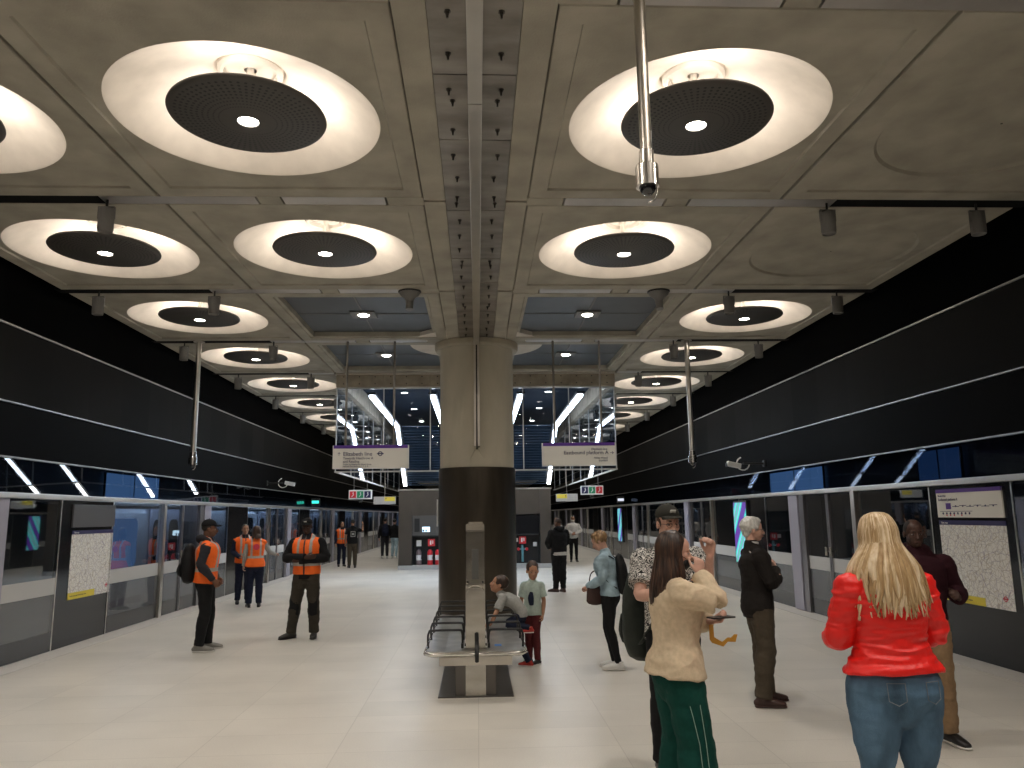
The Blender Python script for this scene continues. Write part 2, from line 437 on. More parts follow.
# beams between rows: pale steel strip in the middle, black track outside
bm = B(); bk = B(); st = B()
for i in range(-1, 28):
    y = beamy(i)
    inner = .53 if i <= 3 else XB
    for s in (-1, 1):
        if i <= 3:
            for a, b_, t in ((.53, .9, 0), (.92, 1.95, 1), (1.97, 2.20, 0), (2.22, 3.75, 1)):
                box(st if t else bm, s*a, s*b_, y-.092, y+.092, ZC+.004, ZC+.1)
        else: box(st, s*3.2, s*3.75, y-.092, y+.092, ZC+.004, ZC+.1)
        box(bk, s*3.76, s*5.9, y-.096, y+.096, ZC+.006, ZC+.2)
        box(bk, s*inner, s*3.76, y-.1, y+.1, ZC+.11, ZC+.2)
obj('beam_infill', bm, M['concrete'], kind='structure'); obj('beam_strip', st, mat('beam_strip_steel', (.44, .42, .40), .3, metal=.45, noise_amt=.2, nscale=1.2), kind='structure')
obj('beam_track', bk, M['black_slot'], kind='structure')
bm = B(); box(bm, -6.5, 6.5, -6, YEND, ZC+.62, ZC+.7); obj('ceiling_slab', bm, M['black_slot'], kind='structure')

# spine between the inner bays
bm = B()
for i in range(-1, 5):
    y0, y1 = beamy(i-1)+.01, beamy(i)-.01
    for s in (-1, 1):
        box(bm, s*.31, s*.528, y0, y1-.2, ZC, ZC+.3)
        box(bm, s*.31, s*.528, y1-.19, y1, ZC+.012, ZC+.3)
obj('ceiling_spine', bm, M['concrete'], kind='structure')
bm = B()
yy = -3.0; k = 0
while yy < 13.6:
    L = 1.55 if k % 3 else 1.0
    for s in (-1, 1): box(bm, s*.055, s*.305, yy+.006, min(yy+L, 13.75)-.006, ZC-.012, ZC+.02)
    yy += L; k += 1
obj('spine_plate', bm, M['steel_dull'], kind='structure')
bm = B()
random.seed(3)
yb = 3.4; k = 0
while yb < 13.5:
    for s in (-1, 1):
        x = s*(.185 + .012*((k % 3)-1))
        cyl(bm, (x, yb, ZC-.013), (x, yb, ZC-.019), .022, seg=12)
        cyl(bm, (x, yb, ZC-.019), (x, yb, ZC-.036), .013, seg=6)
        cyl(bm, (x, yb, ZC-.036), (x, yb, ZC-.060), .0075, seg=8)
    yb += .46 if k % 5 else .16
    k += 1
obj('spine_bolt', bm, mat('dark_bolts', (.12, .11, .10), .35, metal=1), kind='structure')
# conduit trunk along the spine
root = empty('conduit_trunk', (0, 0, 0), label='square stainless conduit running along the ceiling spine and down the column', cat='conduit')
bm = B()
for a, b_ in ((-3, 1.2), (1.21, 5.35), (5.36, 13.6)): box(bm, -.052, .052, a, b_, ZC-.16, ZC-.02, bevel=.006)
obj('ceiling_run', bm, M['steel'], root)
bm = B(); box(bm, -.05, -.012, 13.58, 13.72, 2.95, ZC-.02); box(bm, .012, .05, 13.58, 13.72, 2.95, ZC-.02); box(bm, -.05, .05, 13.66, 13.72, 2.95, ZC-.02)
obj('column_run', bm, M['steel'], root)
bm = B(); cyl(bm, (0, 13.63, 2.9), (0, 13.63, ZC-.05), .012); obj('cable', bm, M['rubber'], root)

# dark rafts with a cross joint and a square downlight plate
bm = B(); ln = B()
for i in (3, 4):
    for s in (-1, 1):
        x, y = s*XI, rowy(i)
        box(bm, x-1.1, x+1.1, y-1.38, y+1.38, ZC+.10, ZC+.14)
        box(ln, x-.012, x+.012, y-1.36, y+1.36, ZC+.092, ZC+.102); box(ln, x-1.08, x+1.08, y-.012, y+.012, ZC+.092, ZC+.102)
obj('ceiling_raft', bm, M['raft'], kind='structure')
obj('raft_joint', ln, M['grey_paint'], kind='structure')
def make_plate():
    r = empty('downlight_plate', label='x', cat='ceiling light')
    bm = B(); box(bm, -.2, .2, -.2, .2, -.02, .0); lathe(bm, [(.1, -.021), (.15, -.024), (.16, -.021)], seg=32)
    obj('plate', bm, M['grey_paint'], r)
    bm = B(); lathe(bm, [(0, -.03), (.07, -.034), (.09, -.021)], seg=24); obj('lens', bm, M['lamp'], r, smooth=True)
    return r
pl0 = make_plate(); first = True
for i in (3, 4):
    for s, nm in ((-1, 'left'), (1, 'right')):
        o = pl0 if first else copy_tree(pl0); first = False
        o.location = (s*XI, rowy(i), ZC+.095)
        o['label'] = f'square downlight plate in the {"nearer" if i == 3 else "farther"} dark ceiling bay {nm} of the column'
        o['group'] = 'square downlights in the dark bays'
        l = link(bpy.data.objects.new('raft_downlight', RF)); l.location = (s*XI, rowy(i), ZC+.03)

# ------------------------------------------------------------------ ceiling beyond the glass: dark slats with small downlights
Y0V, Y1V = beamy(4)+.10, 31.8
bm = B()
y = Y0V+.3
while y < YEND:
    box(bm, -XB+.02, XB-.02, y, y+.16, 5.06, 5.12); y += .22 if y < 60 else .5
obj('ceiling_slats', bm, M['slat'], kind='structure')
bm = B(); box(bm, -XB, XB, Y0V+.2, YEND, 5.3, 5.4); obj('ceiling_void', bm, mat('void_blue', (.008, .014, .024), .9, spec=0), kind='structure')
bm = B()
n_ = 22
for k in range(n_):     # louvred soffit sloping down to the kiosk
    t = k/(n_-1); y_ = 24.0+t*2.5; z_ = 4.36-t*1.56
    box(bm, -2.32, 2.32, y_-.045, y_+.045, z_-.012, z_+.012)
box(bm, -2.32, 2.32, 25.28-1.50, 25.28+1.50, 3.70, 3.72, rot=Matrix.Rotation(-math.atan2(1.56, 2.5), 3, 'X'))
obj('soffit_louvres', bm, M['slat'], kind='structure')
def make_small():
    bm = B(); lathe(bm, [(0, 0), (.07, -.004), (.09, .0)], seg=20, mi=0); lathe(bm, [(.09, 0), (.11, -.012), (.12, .01)], seg=20, mi=1)
    return obj('small_downlight', bm, [M['lamp'], M['grey_paint']], cat='ceiling light')
sm0 = make_small(); first = True
for i in range(5, 14):
    for s, nm in ((-1, 'left'), (1, 'right')):
        o = sm0 if first else sm0.copy()
        if not first: link(o)
        first = False
        o.location = (s*1.95, rowy(i+.6), 5.055)
        tag(o, f'small slatted-ceiling downlight {nm} of the column, {ORD[i-5]} beyond the glass', 'ceiling light', 'small downlights among the slats')
        if i % 2 == 0:
            l = link(bpy.data.objects.new('small_lamp', RF)); l.location = (s*1.95, rowy(i+.6), 4.98)

# concrete bulkhead round the void
bm = B(); dt = B()
x = -XB
for k in range(6):
    box(bm, x+.004, x+XB/3-.004, Y0V-.02, Y0V+.16, ZC-.29, ZC+.05)
    for j in range(3):
        for zz in (ZC-.22, ZC-.06): cyl(dt, (x+.17+j*.35, Y0V-.018, zz), (x+.17+j*.35, Y0V-.026, zz), .013, seg=10)
    x += XB/3
for s in (-1, 1): box(bm, s*(XB-.16), s*XB, Y0V+.16, YEND, ZC-.29, ZC+.3)
obj('bulkhead', bm, M['concrete_dark'], kind='structure'); obj('bulkhead_studs', dt, M['black'], kind='structure')
bm = B()
for s in (-1, 1): box(bm, s*(XB-.01), s*(XB+.02), Y0V-.04, Y0V+.2, ZC-.02, ZC+.01)
box(bm, -XB, XB, Y0V-.1, Y0V-.03, ZC-.015, ZC+.02)
obj('trim_2', bm, M['concrete_pale'], kind='structure')

# hanging glass screen (front pane and two side panes)
def screen():
    ZB = 2.76; ZT = ZC-.3
    r = empty('glass_screen', (0, Y0V, ZB), label='clear hanging glass smoke screen across the escalator void behind the column', cat='glass screen')
    def loc(o): o.location = (0, -Y0V, -ZB)
    for k in range(6):
        bm = B(); x = -XB+.02+k*(XB*2-.04)/6; box(bm, x+.006, x+(XB*2-.04)/6-.006, Y0V+.03, Y0V+.045, ZB, ZT); loc(obj('front_pane', bm, M['glass_clear'], r))
    for s in (-1, 1):
        for k in range(7):
            y = Y0V+.05+k*2.0; bm = B(); box(bm, s*(XB-.03), s*(XB-.045), y+.006, y+1.994, ZB, ZT); loc(obj('side_pane', bm, M['glass_clear'], r))
    bm = B()
    box(bm, -XB, XB, Y0V+.015, Y0V+.06, ZB-.03, ZB); box(bm, -XB, XB, Y0V+.015, Y0V+.06, ZT-.03, ZT)
    for k in range(7):
        x = -XB+.02+k*(XB*2-.04)/6; box(bm, x-.011, x+.011, Y0V+.02, Y0V+.055, ZB, ZT)
    for s in (-1, 1):
        box(bm, s*(XB-.06), s*(XB-.01), Y0V, Y1V, ZB-.03, ZB)
        for k in range(1, 8): box(bm, s*(XB-.05), s*(XB-.02), Y0V+.05+k*2-.008, Y0V+.05+k*2+.008, ZB, ZT)
    loc(obj('edge_rail', bm, mat('screen_rail', (.55, .56, .56), .35, metal=.6), r))
screen()

# light strips along the escalator void
def strip(name, pts, label, grp):
    r = empty('light_strip', V(pts[0]), label=label, cat='light strip', group=grp)
    d = -V(pts[0])
    for k, (a, b_) in enumerate(zip(pts, pts[1:])):
        a, b_ = V(a)+d, V(b_)+d; t = (b_-a).normalized(); q = t.to_track_quat('Y', 'Z').to_matrix()
        L = (b_-a).length; c = (a+b_)/2
        for nm, dims, off, mt in (('tube', (.10, L-.04, .05), -.03, M['tubelight']), ('channel', (.19, L, .05), .03, M['dark_metal'])):
            bm = B(); m = Matrix.Translation(c+q@V((0, 0, off))) @ q.to_4x4() @ Matrix.Diagonal((*dims, 1)); bmesh.ops.create_cube(bm, size=1, matrix=m)
            obj(nm, bm, mt, r)
for s, nm in ((-1, 'left'), (1, 'right')):
    strip('s', [(s*2.42, 17.75, 4.52), (s*2.42, 23.7, 4.45), (s*2.42, 26.45, 2.80)], f'bent white light strip behind the hanging glass near its {nm} edge', 'white light strips in the void')
    strip('s', [(s*1.02, 17.75, 4.52), (s*1.02, 23.7, 4.45), (s*1.02, 26.45, 2.80)], f'white light strip behind the glass running in just {nm} of the column', 'white light strips in the void')
al = bpy.data.lights.new('void_daylight', 'SPOT'); al.energy = VOIDLIGHT; al.color = (.45, .68, 1); al.spot_size = R(100); al.spot_blend = .8; al.shadow_soft_size = .15
for q in (-1.3, 1.3):
    lo = link(bpy.data.objects.new('void_daylight', al)); lo.location = (q, 22.6, 4.9); lo.rotation_euler = (R(8), 0, 0)

# ------------------------------------------------------------------ column
CY = 14.40
bm = B(); lathe(bm, [(.68, 2.58), (.68, 4.80), (.69, 4.80)], (0, CY, 0), 96); obj('column', bm, M['column'], smooth=True, kind='structure')
bm = B(); lathe(bm, [(.69, 4.795), (.76, 4.80), (.78, 4.83), (.78, 4.925)], (0, CY, 0), 96); obj('column_capital', bm, M['column'], kind='structure', smooth=False)
bm = B(); lathe(bm, [(0, ZC+.018), (1.25, ZC+.018), (1.25, ZC+.09), (0, ZC+.09)], (0, CY, 0), 96); obj('column_collar', bm, M['concrete_pale'], kind='structure')
bm = B()
for k in range(4):
    a0, a1 = -PI/2+k*PI/2+.006, -PI/2+(k+1)*PI/2-.006
    n = 24; vo = []; vi = []
    for j in range(n+1):
        a = a0+(a1-a0)*j/n
        for z in (.0, 2.6): vo.append(bm.verts.new((.705*math.cos(a), CY+.705*math.sin(a), z)))
    for j in range(n): bm.faces.new((vo[2*j], vo[2*j+2], vo[2*j+3], vo[2*j+1]))
lathe(bm, [(.68, 2.6), (.705, 2.6)], (0, CY, 0), 96); lathe(bm, [(.69, 0), (.69, 2.6)], (0, CY, 0), 96)
obj('column_cladding', bm, M['bronze'], kind='structure', smooth=True)
# funnel-shaped notch where the cable enters the column
bm = B(); tube(bm, [(0, 13.70, 3.05), (-.05, 13.715, 2.88), (-.13, 13.73, 2.74)], [.012, .010, .004], sub=2); tube(bm, [(0, 13.70, 3.05), (.05, 13.715, 2.88), (.13, 13.73, 2.74)], [.012, .010, .004], sub=2)
obj('column_notch', bm, M['column'], kind='structure', smooth=True)
# narrow white notice on the column's edge
bm = B(); box(bm, -.735, -.715, 14.28, 14.40, 1.57, 2.05, bevel=.003); tag(obj('notice_plate', bm, M['white']), 'narrow white vertical plate on the left edge of the bronze column cladding', 'sign')

# ------------------------------------------------------------------ upper side walls and platform screen doors
WX = 5.85
def side_walls(s, nm):
    bm = B(); box(bm, s*WX, s*(WX+.1), -6, YEND, 3.25, 4.20); obj(f'wall_{nm}', bm, M['clad_mid'], kind='structure')
    bm = B(); box(bm, s*(WX+.0), s*(WX+.1), -6, YEND, 2.56, 3.22); obj(f'wall_{nm}_lower', bm, M['clad_low'], kind='structure')
    bm = B(); box(bm, s*(WX+.02), s*(WX+.12), -6, YEND, 4.20, 5.0)
    box(bm, s*5.80, s*6.0, -6, YEND, 4.99, 5.5); obj(f'wall_{nm}_upper', bm, M['clad_top'], kind='structure')
    bm = B()
    box(bm, s*(WX-.022), s*(WX+.02), -6, YEND, 4.185, 4.205)
    box(bm, s*(WX-.022), s*(WX+.02), -6, YEND, 3.228, 3.245)
    box(bm, s*(WX-.03), s*(WX+.05), -6, YEND, 2.545, 2.562)
    obj(f'trim_{3 if s<0 else 4}', bm, mat('wall_trim', (.42, .41, .39), .35, metal=.8), kind='structure')
    # leaning header glass in separate sheets
    y = -5.0
    while y < YEND-1:
        bm = B()
        q = Matrix.Rotation(s*R(20), 3, 'Y')
        vs_ = [(s*(WX+.0), 2.12), (s*(WX+.012), 2.545)]
        a = [bm.verts.new((vs_[0][0], y+.01, vs_[0][1])), bm.verts.new((vs_[1][0], y+.01, vs_[1][1])), bm.verts.new((vs_[1][0], y+1.84, vs_[1][1])), bm.verts.new((vs_[0][0], y+1.84, vs_[0][1]))]
        bm.faces.new(a)
        r = bmesh.ops.extrude_face_region(bm, geom=list(bm.faces)); bmesh.ops.translate(bm, vec=(s*.012, 0, 0), verts=[v for v in r['geom'] if isinstance(v, bmesh.types.BMVert)])
        obj('window_header', bm, M['glass_header'], kind='structure'); y += 1.85
    bm = B(); box(bm, s*(WX+.3), s*(WX+.32), -6, YEND, 2.0, 2.56); obj('header_backing', bm, M['black'], kind='structure')
    # rail above the doors
    bm = B(); box(bm, s*(WX-.09), s*(WX+.03), -6, YEND, 2.045, 2.115, bevel=.012); obj('header_rail', bm, mat('header_rail', (.60, .58, .55), .3, metal=.75), kind='structure')
side_walls(-1, 'left'); side_walls(1, 'right')

dn = [0, 0]
def pane(s, y0, y1, what, n):
    """one sheet of the glass wall: clear above, frosted band, tinted below"""
    r = empty(f'{what}_{n}', (s*WX, (y0+y1)/2, 0), kind='structure')
    def add(nm, z0, z1, m, t=.02, ya=y0+.012, yb=y1-.012, dx=0):
        bm = B(); box(bm, -t/2+dx, t/2+dx, ya-(y0+y1)/2, yb-(y0+y1)/2, z0, z1); return obj(nm, bm, m, r)
    add('upper_glass', .98, 2.03, M['glass']); add('frosted_band', .76, .98, M['band'] if what == 'window' else M['band'], .022)
    add('lower_glass', .26, .76, M['glass_low']); add('kick_panel', .01, .26, M['plinth'], .03)
    return r, add
posts = B(); pil = B(); pilf = B(); blk = B(); scr = B(); seam = B()
PER = 7.4
for s, P0 in ((-1, 16.75-PER*3), (1, 13.75-PER*3)):
    for k in range(13):
        P = P0+k*PER
        if P-6.8 > YEND-8: break
        if P < 1: continue
        # pillar: dark inner return and lilac face
        box(pilf, s*(WX-.05), s*(WX+.28), P, P+.62, 0, 2.05)
        box(pil, s*(WX-.07), s*(WX-.05), P+.22, P+.62, 0.02, 2.05)
        # two door leaves meeting in the middle
        for (a, b_) in ((P-1.80, P-.90), (P-.90, P)):
            dn[0] += 1
            r, add = pane(s, a, b_, 'door', dn[0])
            near = a < P-1
            bm = B(); yy = b_-(a+b_)/2-.03 if near else a-(a+b_)/2+.03
            box(bm, -.03-s*0, .03, yy-.02, yy+.02, .02, 2.03); obj('door_stile', bm, M['frame'], r)
            bm = B(); cyl(bm, (-s*.06, yy+(-.05 if near else .05), 1.02), (-s*.06, yy+(-.05 if near else .05), 1.16), .022); cyl(bm, (-s*.06, yy+(-.05 if near else .05), 1.09), (0, yy+(-.05 if near else .05), 1.09), .012, seg=8); obj('door_handle', bm, M['steel_bright'], r)
        box(posts, s*(WX-.06), s*(WX+.05), P-1.92, P-1.80, 0, 2.05)
        dn[1] += 1; pane(s, P-3.85, P-1.92, 'window', dn[1])
        # opaque poster bay
        box(blk, s*(WX-.005), s*(WX+.05), P-5.42, P-3.87, .0, 2.04)
        box(seam, s*(WX-.01), s*(WX-.005), P-5.425, P-5.415, 0, 2.04); box(seam, s*(WX-.01), s*(WX-.005), P-3.875, P-3.865, 0, 2.04)
        dn[1] += 1; pane(s, P-6.75, P-5.44, 'window', dn[1])
        for yy in (P-6.76, P-5.43, P-3.86): box(posts, s*(WX-.012), s*(WX+.012), yy-.012, yy+.012, 0, 2.05)
obj('door_post', posts, M['steel'], kind='structure'); obj('pillar_face', pil, M['lilac'], kind='structure'); obj('pillar_core', pilf, M['frame'], kind='structure')
obj('poster_bay', blk, M['panel_black'], kind='structure'); obj('poster_bay_seam', seam, M['black_slot'], kind='structure')

# ------------------------------------------------------------------ lettering helper
def text(s, size, loc, rot, m, parent=None, align='LEFT', name='lettering', depth=.002, sx=1):
    c = bpy.data.curves.new(name, 'FONT'); c.body = s; c.size = size; c.align_x = align; c.extrude = depth; c.materials.append(m)
    o = link(bpy.data.objects.new(name, c))
    me = bpy.data.meshes.new_from_object(o.evaluated_get(bpy.context.evaluated_depsgraph_get()))
    bpy.data.objects.remove(o); bpy.data.curves.remove(c)
    if not me.materials: me.materials.append(m)
    o = link(bpy.data.objects.new(name, me)); o.location = loc; o.rotation_euler = rot; o.parent = parent
    return o
FRONT = (PI/2, 0, 0)

# ------------------------------------------------------------------ maps and posters on the glass walls
def map_mat():
    m = mat('network_map', (.74, .73, .70), .5)
    nt = m.node_tree; b = nt.nodes['Principled BSDF']; tc = nt.nodes.new('ShaderNodeTexCoord')
    prev = None
    for sc, w_, col in ((17, .035, (.52, .50, .49)), (7.3, .014, (.42, .38, .46)), (10.1, .018, (.52, .46, .38))):
        mp = nt.nodes.new('ShaderNodeMapping'); mp.inputs['Location'].default_value = (sc, sc*2, 1); mp.inputs['Rotation'].default_value = (sc*.1, 0, 0)
        nt.links.new(tc.outputs['Object'], mp.inputs[0])
        v = nt.nodes.new('ShaderNodeTexVoronoi'); v.feature = 'DISTANCE_TO_EDGE'; v.inputs['Scale'].default_value = sc; nt.links.new(mp.outputs[0], v.inputs['Vector'])
        lt = nt.nodes.new('ShaderNodeMath'); lt.operation = 'LESS_THAN'; lt.inputs[1].default_value = w_; nt.links.new(v.outputs[0], lt.inputs[0])
        mx = nt.nodes.new('ShaderNodeMix'); mx.data_type = 'RGBA'; mx.inputs['B'].default_value = (*col, 1)
        if prev: nt.links.new(prev, mx.inputs['A'])
        else: mx.inputs['A'].default_value = (.84, .83, .79, 1)
        nt.links.new(lt.outputs[0], mx.inputs['Factor']); prev = mx.outputs['Result']
    nt.links.new(prev, b.inputs['Base Color'])
    return m
M['map'] = map_mat()
def wall_map(s, y0, y1, label):
    """portrait map: y0 near edge"""
    yc = (y0+y1)/2; W = y1-y0
    r = empty('network_map', (s*(WX-.006), yc, .64), label=label, cat='map')
    d = -s
    def pl(nm, a, b_, z0, z1, m, t):
        bm = B(); box(bm, 0, d*t, a-yc, b_-yc, z0-.64, z1-.64); return obj(nm, bm, m, r)
    pl('sheet', y0, y1, .64, 1.56, M['map'], .006)
    pl('header_band', y0, y1, 1.56, 1.615, M['navy'], .008)
    pl('yellow_notice', (y0+.0 if s < 0 else y1-.75), (y0+.78 if s < 0 else y1), .64, .735, M['yellow'], .009)
    rot = (PI/2, 0, PI/2) if s < 0 else (PI/2, 0, -PI/2)
    yt = (y0+.04-yc) if s < 0 else (y1-.04-yc)
    text('Tube map', .035, (d*.010, yt, 1.575-.64), rot, M['white'], r, depth=.001)
    text('Step-free access information for this station', .027, (d*.011, yt, .68-.64), rot, M['ink'], r, depth=.0005)
    # roundel
    bm = B(); yr = (y1-.12-yc) if s < 0 else (y0+.14-yc)
    m_ = Matrix.Translation((d*.009, yr, .76-.64)) @ Matrix.Rotation(PI/2, 4, 'Y')
    t = bmesh.ops.create_circle(bm, segments=24, radius=.032, matrix=m_); t2 = bmesh.ops.create_circle(bm, segments=24, radius=.02, matrix=m_)
    bmesh.ops.bridge_loops(bm, edges=list(bm.edges)); 
    box(bm, d*.008, d*.0095, yr-.042, yr+.042, .752-.64, .768-.64)
    obj('roundel', bm, mat('roundel_red', (.55, .03, .06), .5), r)
    return r
wall_map(-1, 11.66, 12.93, 'large white network map under a dark blank screen on the left glass wall')
bm = B(); box(bm, -WX+.006, -WX+.03, 11.62, 12.92, 1.66, 1.99, bevel=.004); tag(obj('information_screen', bm, M['screen_grey']), 'blank dark grey screen above the map on the left wall', 'screen')
wall_map(1, 8.47, 9.72, 'large white network map beside the man in the burgundy hooded top')
r = empty('line_diagram', (WX-.006, 9.09, 1.65), label='white line diagram with a purple top band above the right-hand map', cat='sign')
bm = B(); box(bm, 0, -.02, -.62, .62, 0, .34, bevel=.003); obj('board', bm, M['signface'], r)
bm = B(); box(bm, 0, -.023, -.62, .62, .30, .345); obj('purple_band', bm, M['purple'], r)
RR = (PI/2, 0, -PI/2)
text('Elizabeth line', .032, (-.024, .58, .255), RR, M['ink'], r, depth=.001); text('Eastbound platform A', .045, (-.024, .58, .205), RR, M['ink'], r, depth=.001)
bm = B(); box(bm, -.02, -.024, .33, .43, .10, .175); obj('line_mark', bm, M['purple'], r)
bm = B()
for k in range(6):
    box(bm, -.02, -.023, .30-k*.14, .16-k*.14+.004, .128+(.012 if k % 2 else 0), .135+(.012 if k % 2 else 0))
    cyl(bm, (-.02, .23-k*.14, .137), (-.024, .23-k*.14, .137), .011, seg=10)
for k in range(8): cyl(bm, (-.02, .5-k*.075, .05), (-.024, .5-k*.075, .05), .014, seg=10)
box(bm, -.02, -.023, .56, -.08, .072, .077)
obj('route_line', bm, M['ink'], r)
bm = B()
for k in (1, 2, 3, 5): cyl(bm, (-.02, .5-k*.075, .028), (-.0245, .5-k*.075, .028), .010, seg=10)
obj('red_mark', bm, M['red'], r)

# backlit advertising panels on the right wall
def ad_mat():
    m = bpy.data.materials.new('advert_screen'); m.use_nodes = True; nt = m.node_tree; b = nt.nodes['Principled BSDF']
    tc = nt.nodes.new('ShaderNodeTexCoord'); mp = nt.nodes.new('ShaderNodeMapping'); mp.inputs['Rotation'].default_value = (.9, 0, 0); nt.links.new(tc.outputs['Object'], mp.inputs[0])
    wv = nt.nodes.new('ShaderNodeTexWave'); wv.bands_direction = 'Z'; wv.inputs['Scale'].default_value = .55; wv.inputs['Distortion'].default_value = 1.5; nt.links.new(mp.outputs[0], wv.inputs[0])
    cr = nt.nodes.new('ShaderNodeValToRGB'); cr.color_ramp.interpolation = 'CONSTANT'
    e = cr.color_ramp.elements; e[0].color = (.10, .02, .30, 1); e[1].position = .35; e[1].color = (.03, .62, .50, 1)
    for p, c in ((.62, (.10, .72, .70, 1)), (.85, (.45, .03, .55, 1)), (.93, (.05, .55, .40, 1))):
        q = e.new(p); q.color = c
    nt.links.new(wv.outputs[0], cr.inputs[0]); nt.links.new(cr.outputs[0], b.inputs['Emission Color']); b.inputs['Emission Strength'].default_value = .9
    b.inputs['Base Color'].default_value = (.02, .02, .02, 1)
    return m
M['advert'] = ad_mat()
for k, (yc, lb) in enumerate(((17.15, 'backlit teal and purple advert panel behind the white-haired man'), (31.9, 'backlit teal and purple advert panel farther along, left of the man in the cap'))):
    r = empty('advert_panel', (WX-.005, yc, .62), label=lb, cat='advert panel', group='backlit advert panels')
    bm = B(); box(bm, 0, -.05, -.44, .44, 0, 1.38, bevel=.008); obj('casing', bm, M['black'], r)
    bm = B(); box(bm, -.05, -.054, -.40, .40, .04, 1.34); obj('screen', bm, M['advert'], r)

# ------------------------------------------------------------------ train at the left platform
def train():
    r = empty('train', (-7.6, 13.2, -.02), label='pale train with dark windows standing behind the left glass doors', cat='train')
    bm = B(); L = 62
    prof = [(1.30, -.5), (1.36, .0), (1.36, 1.0), (1.34, 1.9), (1.22, 2.35), (.9, 2.62), (0, 2.72), (-.9, 2.62), (-1.3, 2.2), (-1.36, 0), (-1.3, -.5)]
    a = [bm.verts.new((x, 0, z)) for x, z in prof]; b_ = [bm.verts.new((x, L, z)) for x, z in prof]
    for i in range(len(prof)):
        j = (i+1) % len(prof); bm.faces.new((a[i], a[j], b_[j], b_[i]))
    bm.faces.new(a); bm.faces.new(list(reversed(b_)))
    bmesh.ops.recalc_face_normals(bm, faces=bm.faces)
    obj('car_body', bm, mat('train_body', (.60, .62, .68), .35), r)
    def rr_pane(bm, y0, y1, z0, z1, x, rad, t=.02):
        vs_ = []
        for cy, cz, a0 in ((y1-rad, z1-rad, 0), (y0+rad, z1-rad, 90), (y0+rad, z0+rad, 180), (y1-rad, z0+rad, 270)):
            for q in range(6):
                an = R(a0+q*18); vs_.append(bm.verts.new((x, cy+rad*math.cos(an), cz+rad*math.sin(an))))
        f = bm.faces.new(vs_); e = bmesh.ops.extrude_face_region(bm, geom=[f]); bmesh.ops.translate(bm, vec=(t, 0, 0), verts=[v for v in e['geom'] if isinstance(v, bmesh.types.BMVert)])
    win = mat('train_window', (.012, .015, .02), .08, spec=.6)
    lit = emis('train_window_glow', (.20, .42, .85), .30)  # glow added to some windows to stand for the blue area in the glass
    y = .3; k = 0
    while y < L-4:
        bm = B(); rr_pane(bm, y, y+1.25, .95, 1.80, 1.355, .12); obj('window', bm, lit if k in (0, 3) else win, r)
        # door pair with tall rounded windows, dark blue leaves
        for q in (0, 1):
            bm = B(); y0 = y+1.75+q*.78; box(bm, 1.355, 1.385, y0+.01, y0+.77, .02, 1.98, bevel=.01); d = obj('door', bm, mat('train_door', (.42, .43, .52), .35) if k == 0 and q == 0 else bpy.data.materials['train_door'], r)
            bm = B(); rr_pane(bm, y0+.16, y0+.62, .80, 1.78, 1.384, .15, .01); obj('door_window', bm, win, d)
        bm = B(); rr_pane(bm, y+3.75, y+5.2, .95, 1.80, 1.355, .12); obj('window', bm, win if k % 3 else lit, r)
        bm = B(); box(bm, 1.362, 1.368, y-.1, y+1.6, .30, .42); obj('stripe', bm, mat('train_stripe', (.12, .04, .25), .4) if k == 0 else bpy.data.materials['train_stripe'], r)
        y += 7.4; k += 1
train()
TL = bpy.data.lights.new('train_fill_light', 'AREA'); TL.shape = 'RECTANGLE'; TL.size = .04; TL.size_y = 6.6; TL.energy = 11; TL.color = (.62, .78, 1)  # unseen lamps added behind the rail so the train shows through the glass
for k in range(7):
    l = link(bpy.data.objects.new('train_fill_light', TL)); l.location = (-5.915, 16.6+7.4*k, 2.08); l.rotation_euler = (0, R(50), 0)

# glow sheets added behind the header glass to stand for its blue patches
BLUE_GLOW = emis('blue_glow', (.22, .45, .85), .55); DEEP_GLOW = emis('deep_blue_glow', (.06, .16, .40), .3)
for sx, y0, y1, m_, lb in ((-1, 13.1, 15.25, BLUE_GLOW, 'added pale blue glow behind the glass band above the left doors'), (1, 13.5, 16.0, BLUE_GLOW, 'added pale blue glow behind the glass band above the right doors'), (1, 9.55, 10.5, DEEP_GLOW, 'added dim deep blue glow behind the glass band above the right-hand map')):
    r = empty('blue_glow_sheet', (sx*6.10, (y0+y1)/2, 2.13), label=lb, cat='display'); L = (y1-y0)/2
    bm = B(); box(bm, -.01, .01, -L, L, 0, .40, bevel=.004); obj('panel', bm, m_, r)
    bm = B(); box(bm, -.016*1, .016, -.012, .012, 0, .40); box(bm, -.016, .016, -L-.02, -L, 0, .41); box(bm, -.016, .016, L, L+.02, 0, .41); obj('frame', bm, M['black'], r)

# ------------------------------------------------------------------ hanging spotlights on the beam tracks
def make_spot():
    r = empty('spotlight', label='x', cat='spotlight')
    bm = B(); cyl(bm, (0, 0, -.10), (0, 0, .11), .012, seg=8); cyl(bm, (0, 0, .05), (0, 0, .07), .05); obj('stem', bm, M['dark_metal'], r)
    bm = B(); box(bm, -.082, -.074, -.015, .015, -.20, -.07); box(bm, .074, .082, -.015, .015, -.20, -.07); box(bm, -.082, .082, -.015, .015, -.078, -.07); obj('bracket', bm, M['grey_paint'], r)
    bm = B(); lathe(bm, [(0, -.095), (.068, -.095), (.072, -.10), (.072, -.33), (.066, -.335), (.062, -.32), (0, -.30)], seg=24)
    for k in range(24):
        a = 2*PI*k/24; cyl(bm, (.072*math.cos(a), .072*math.sin(a), -.11), (.072*math.cos(a), .072*math.sin(a), -.31), .003, seg=5)
    obj('can', bm, M['grey_paint'], r)
    return r
sp0 = make_spot(); first = True
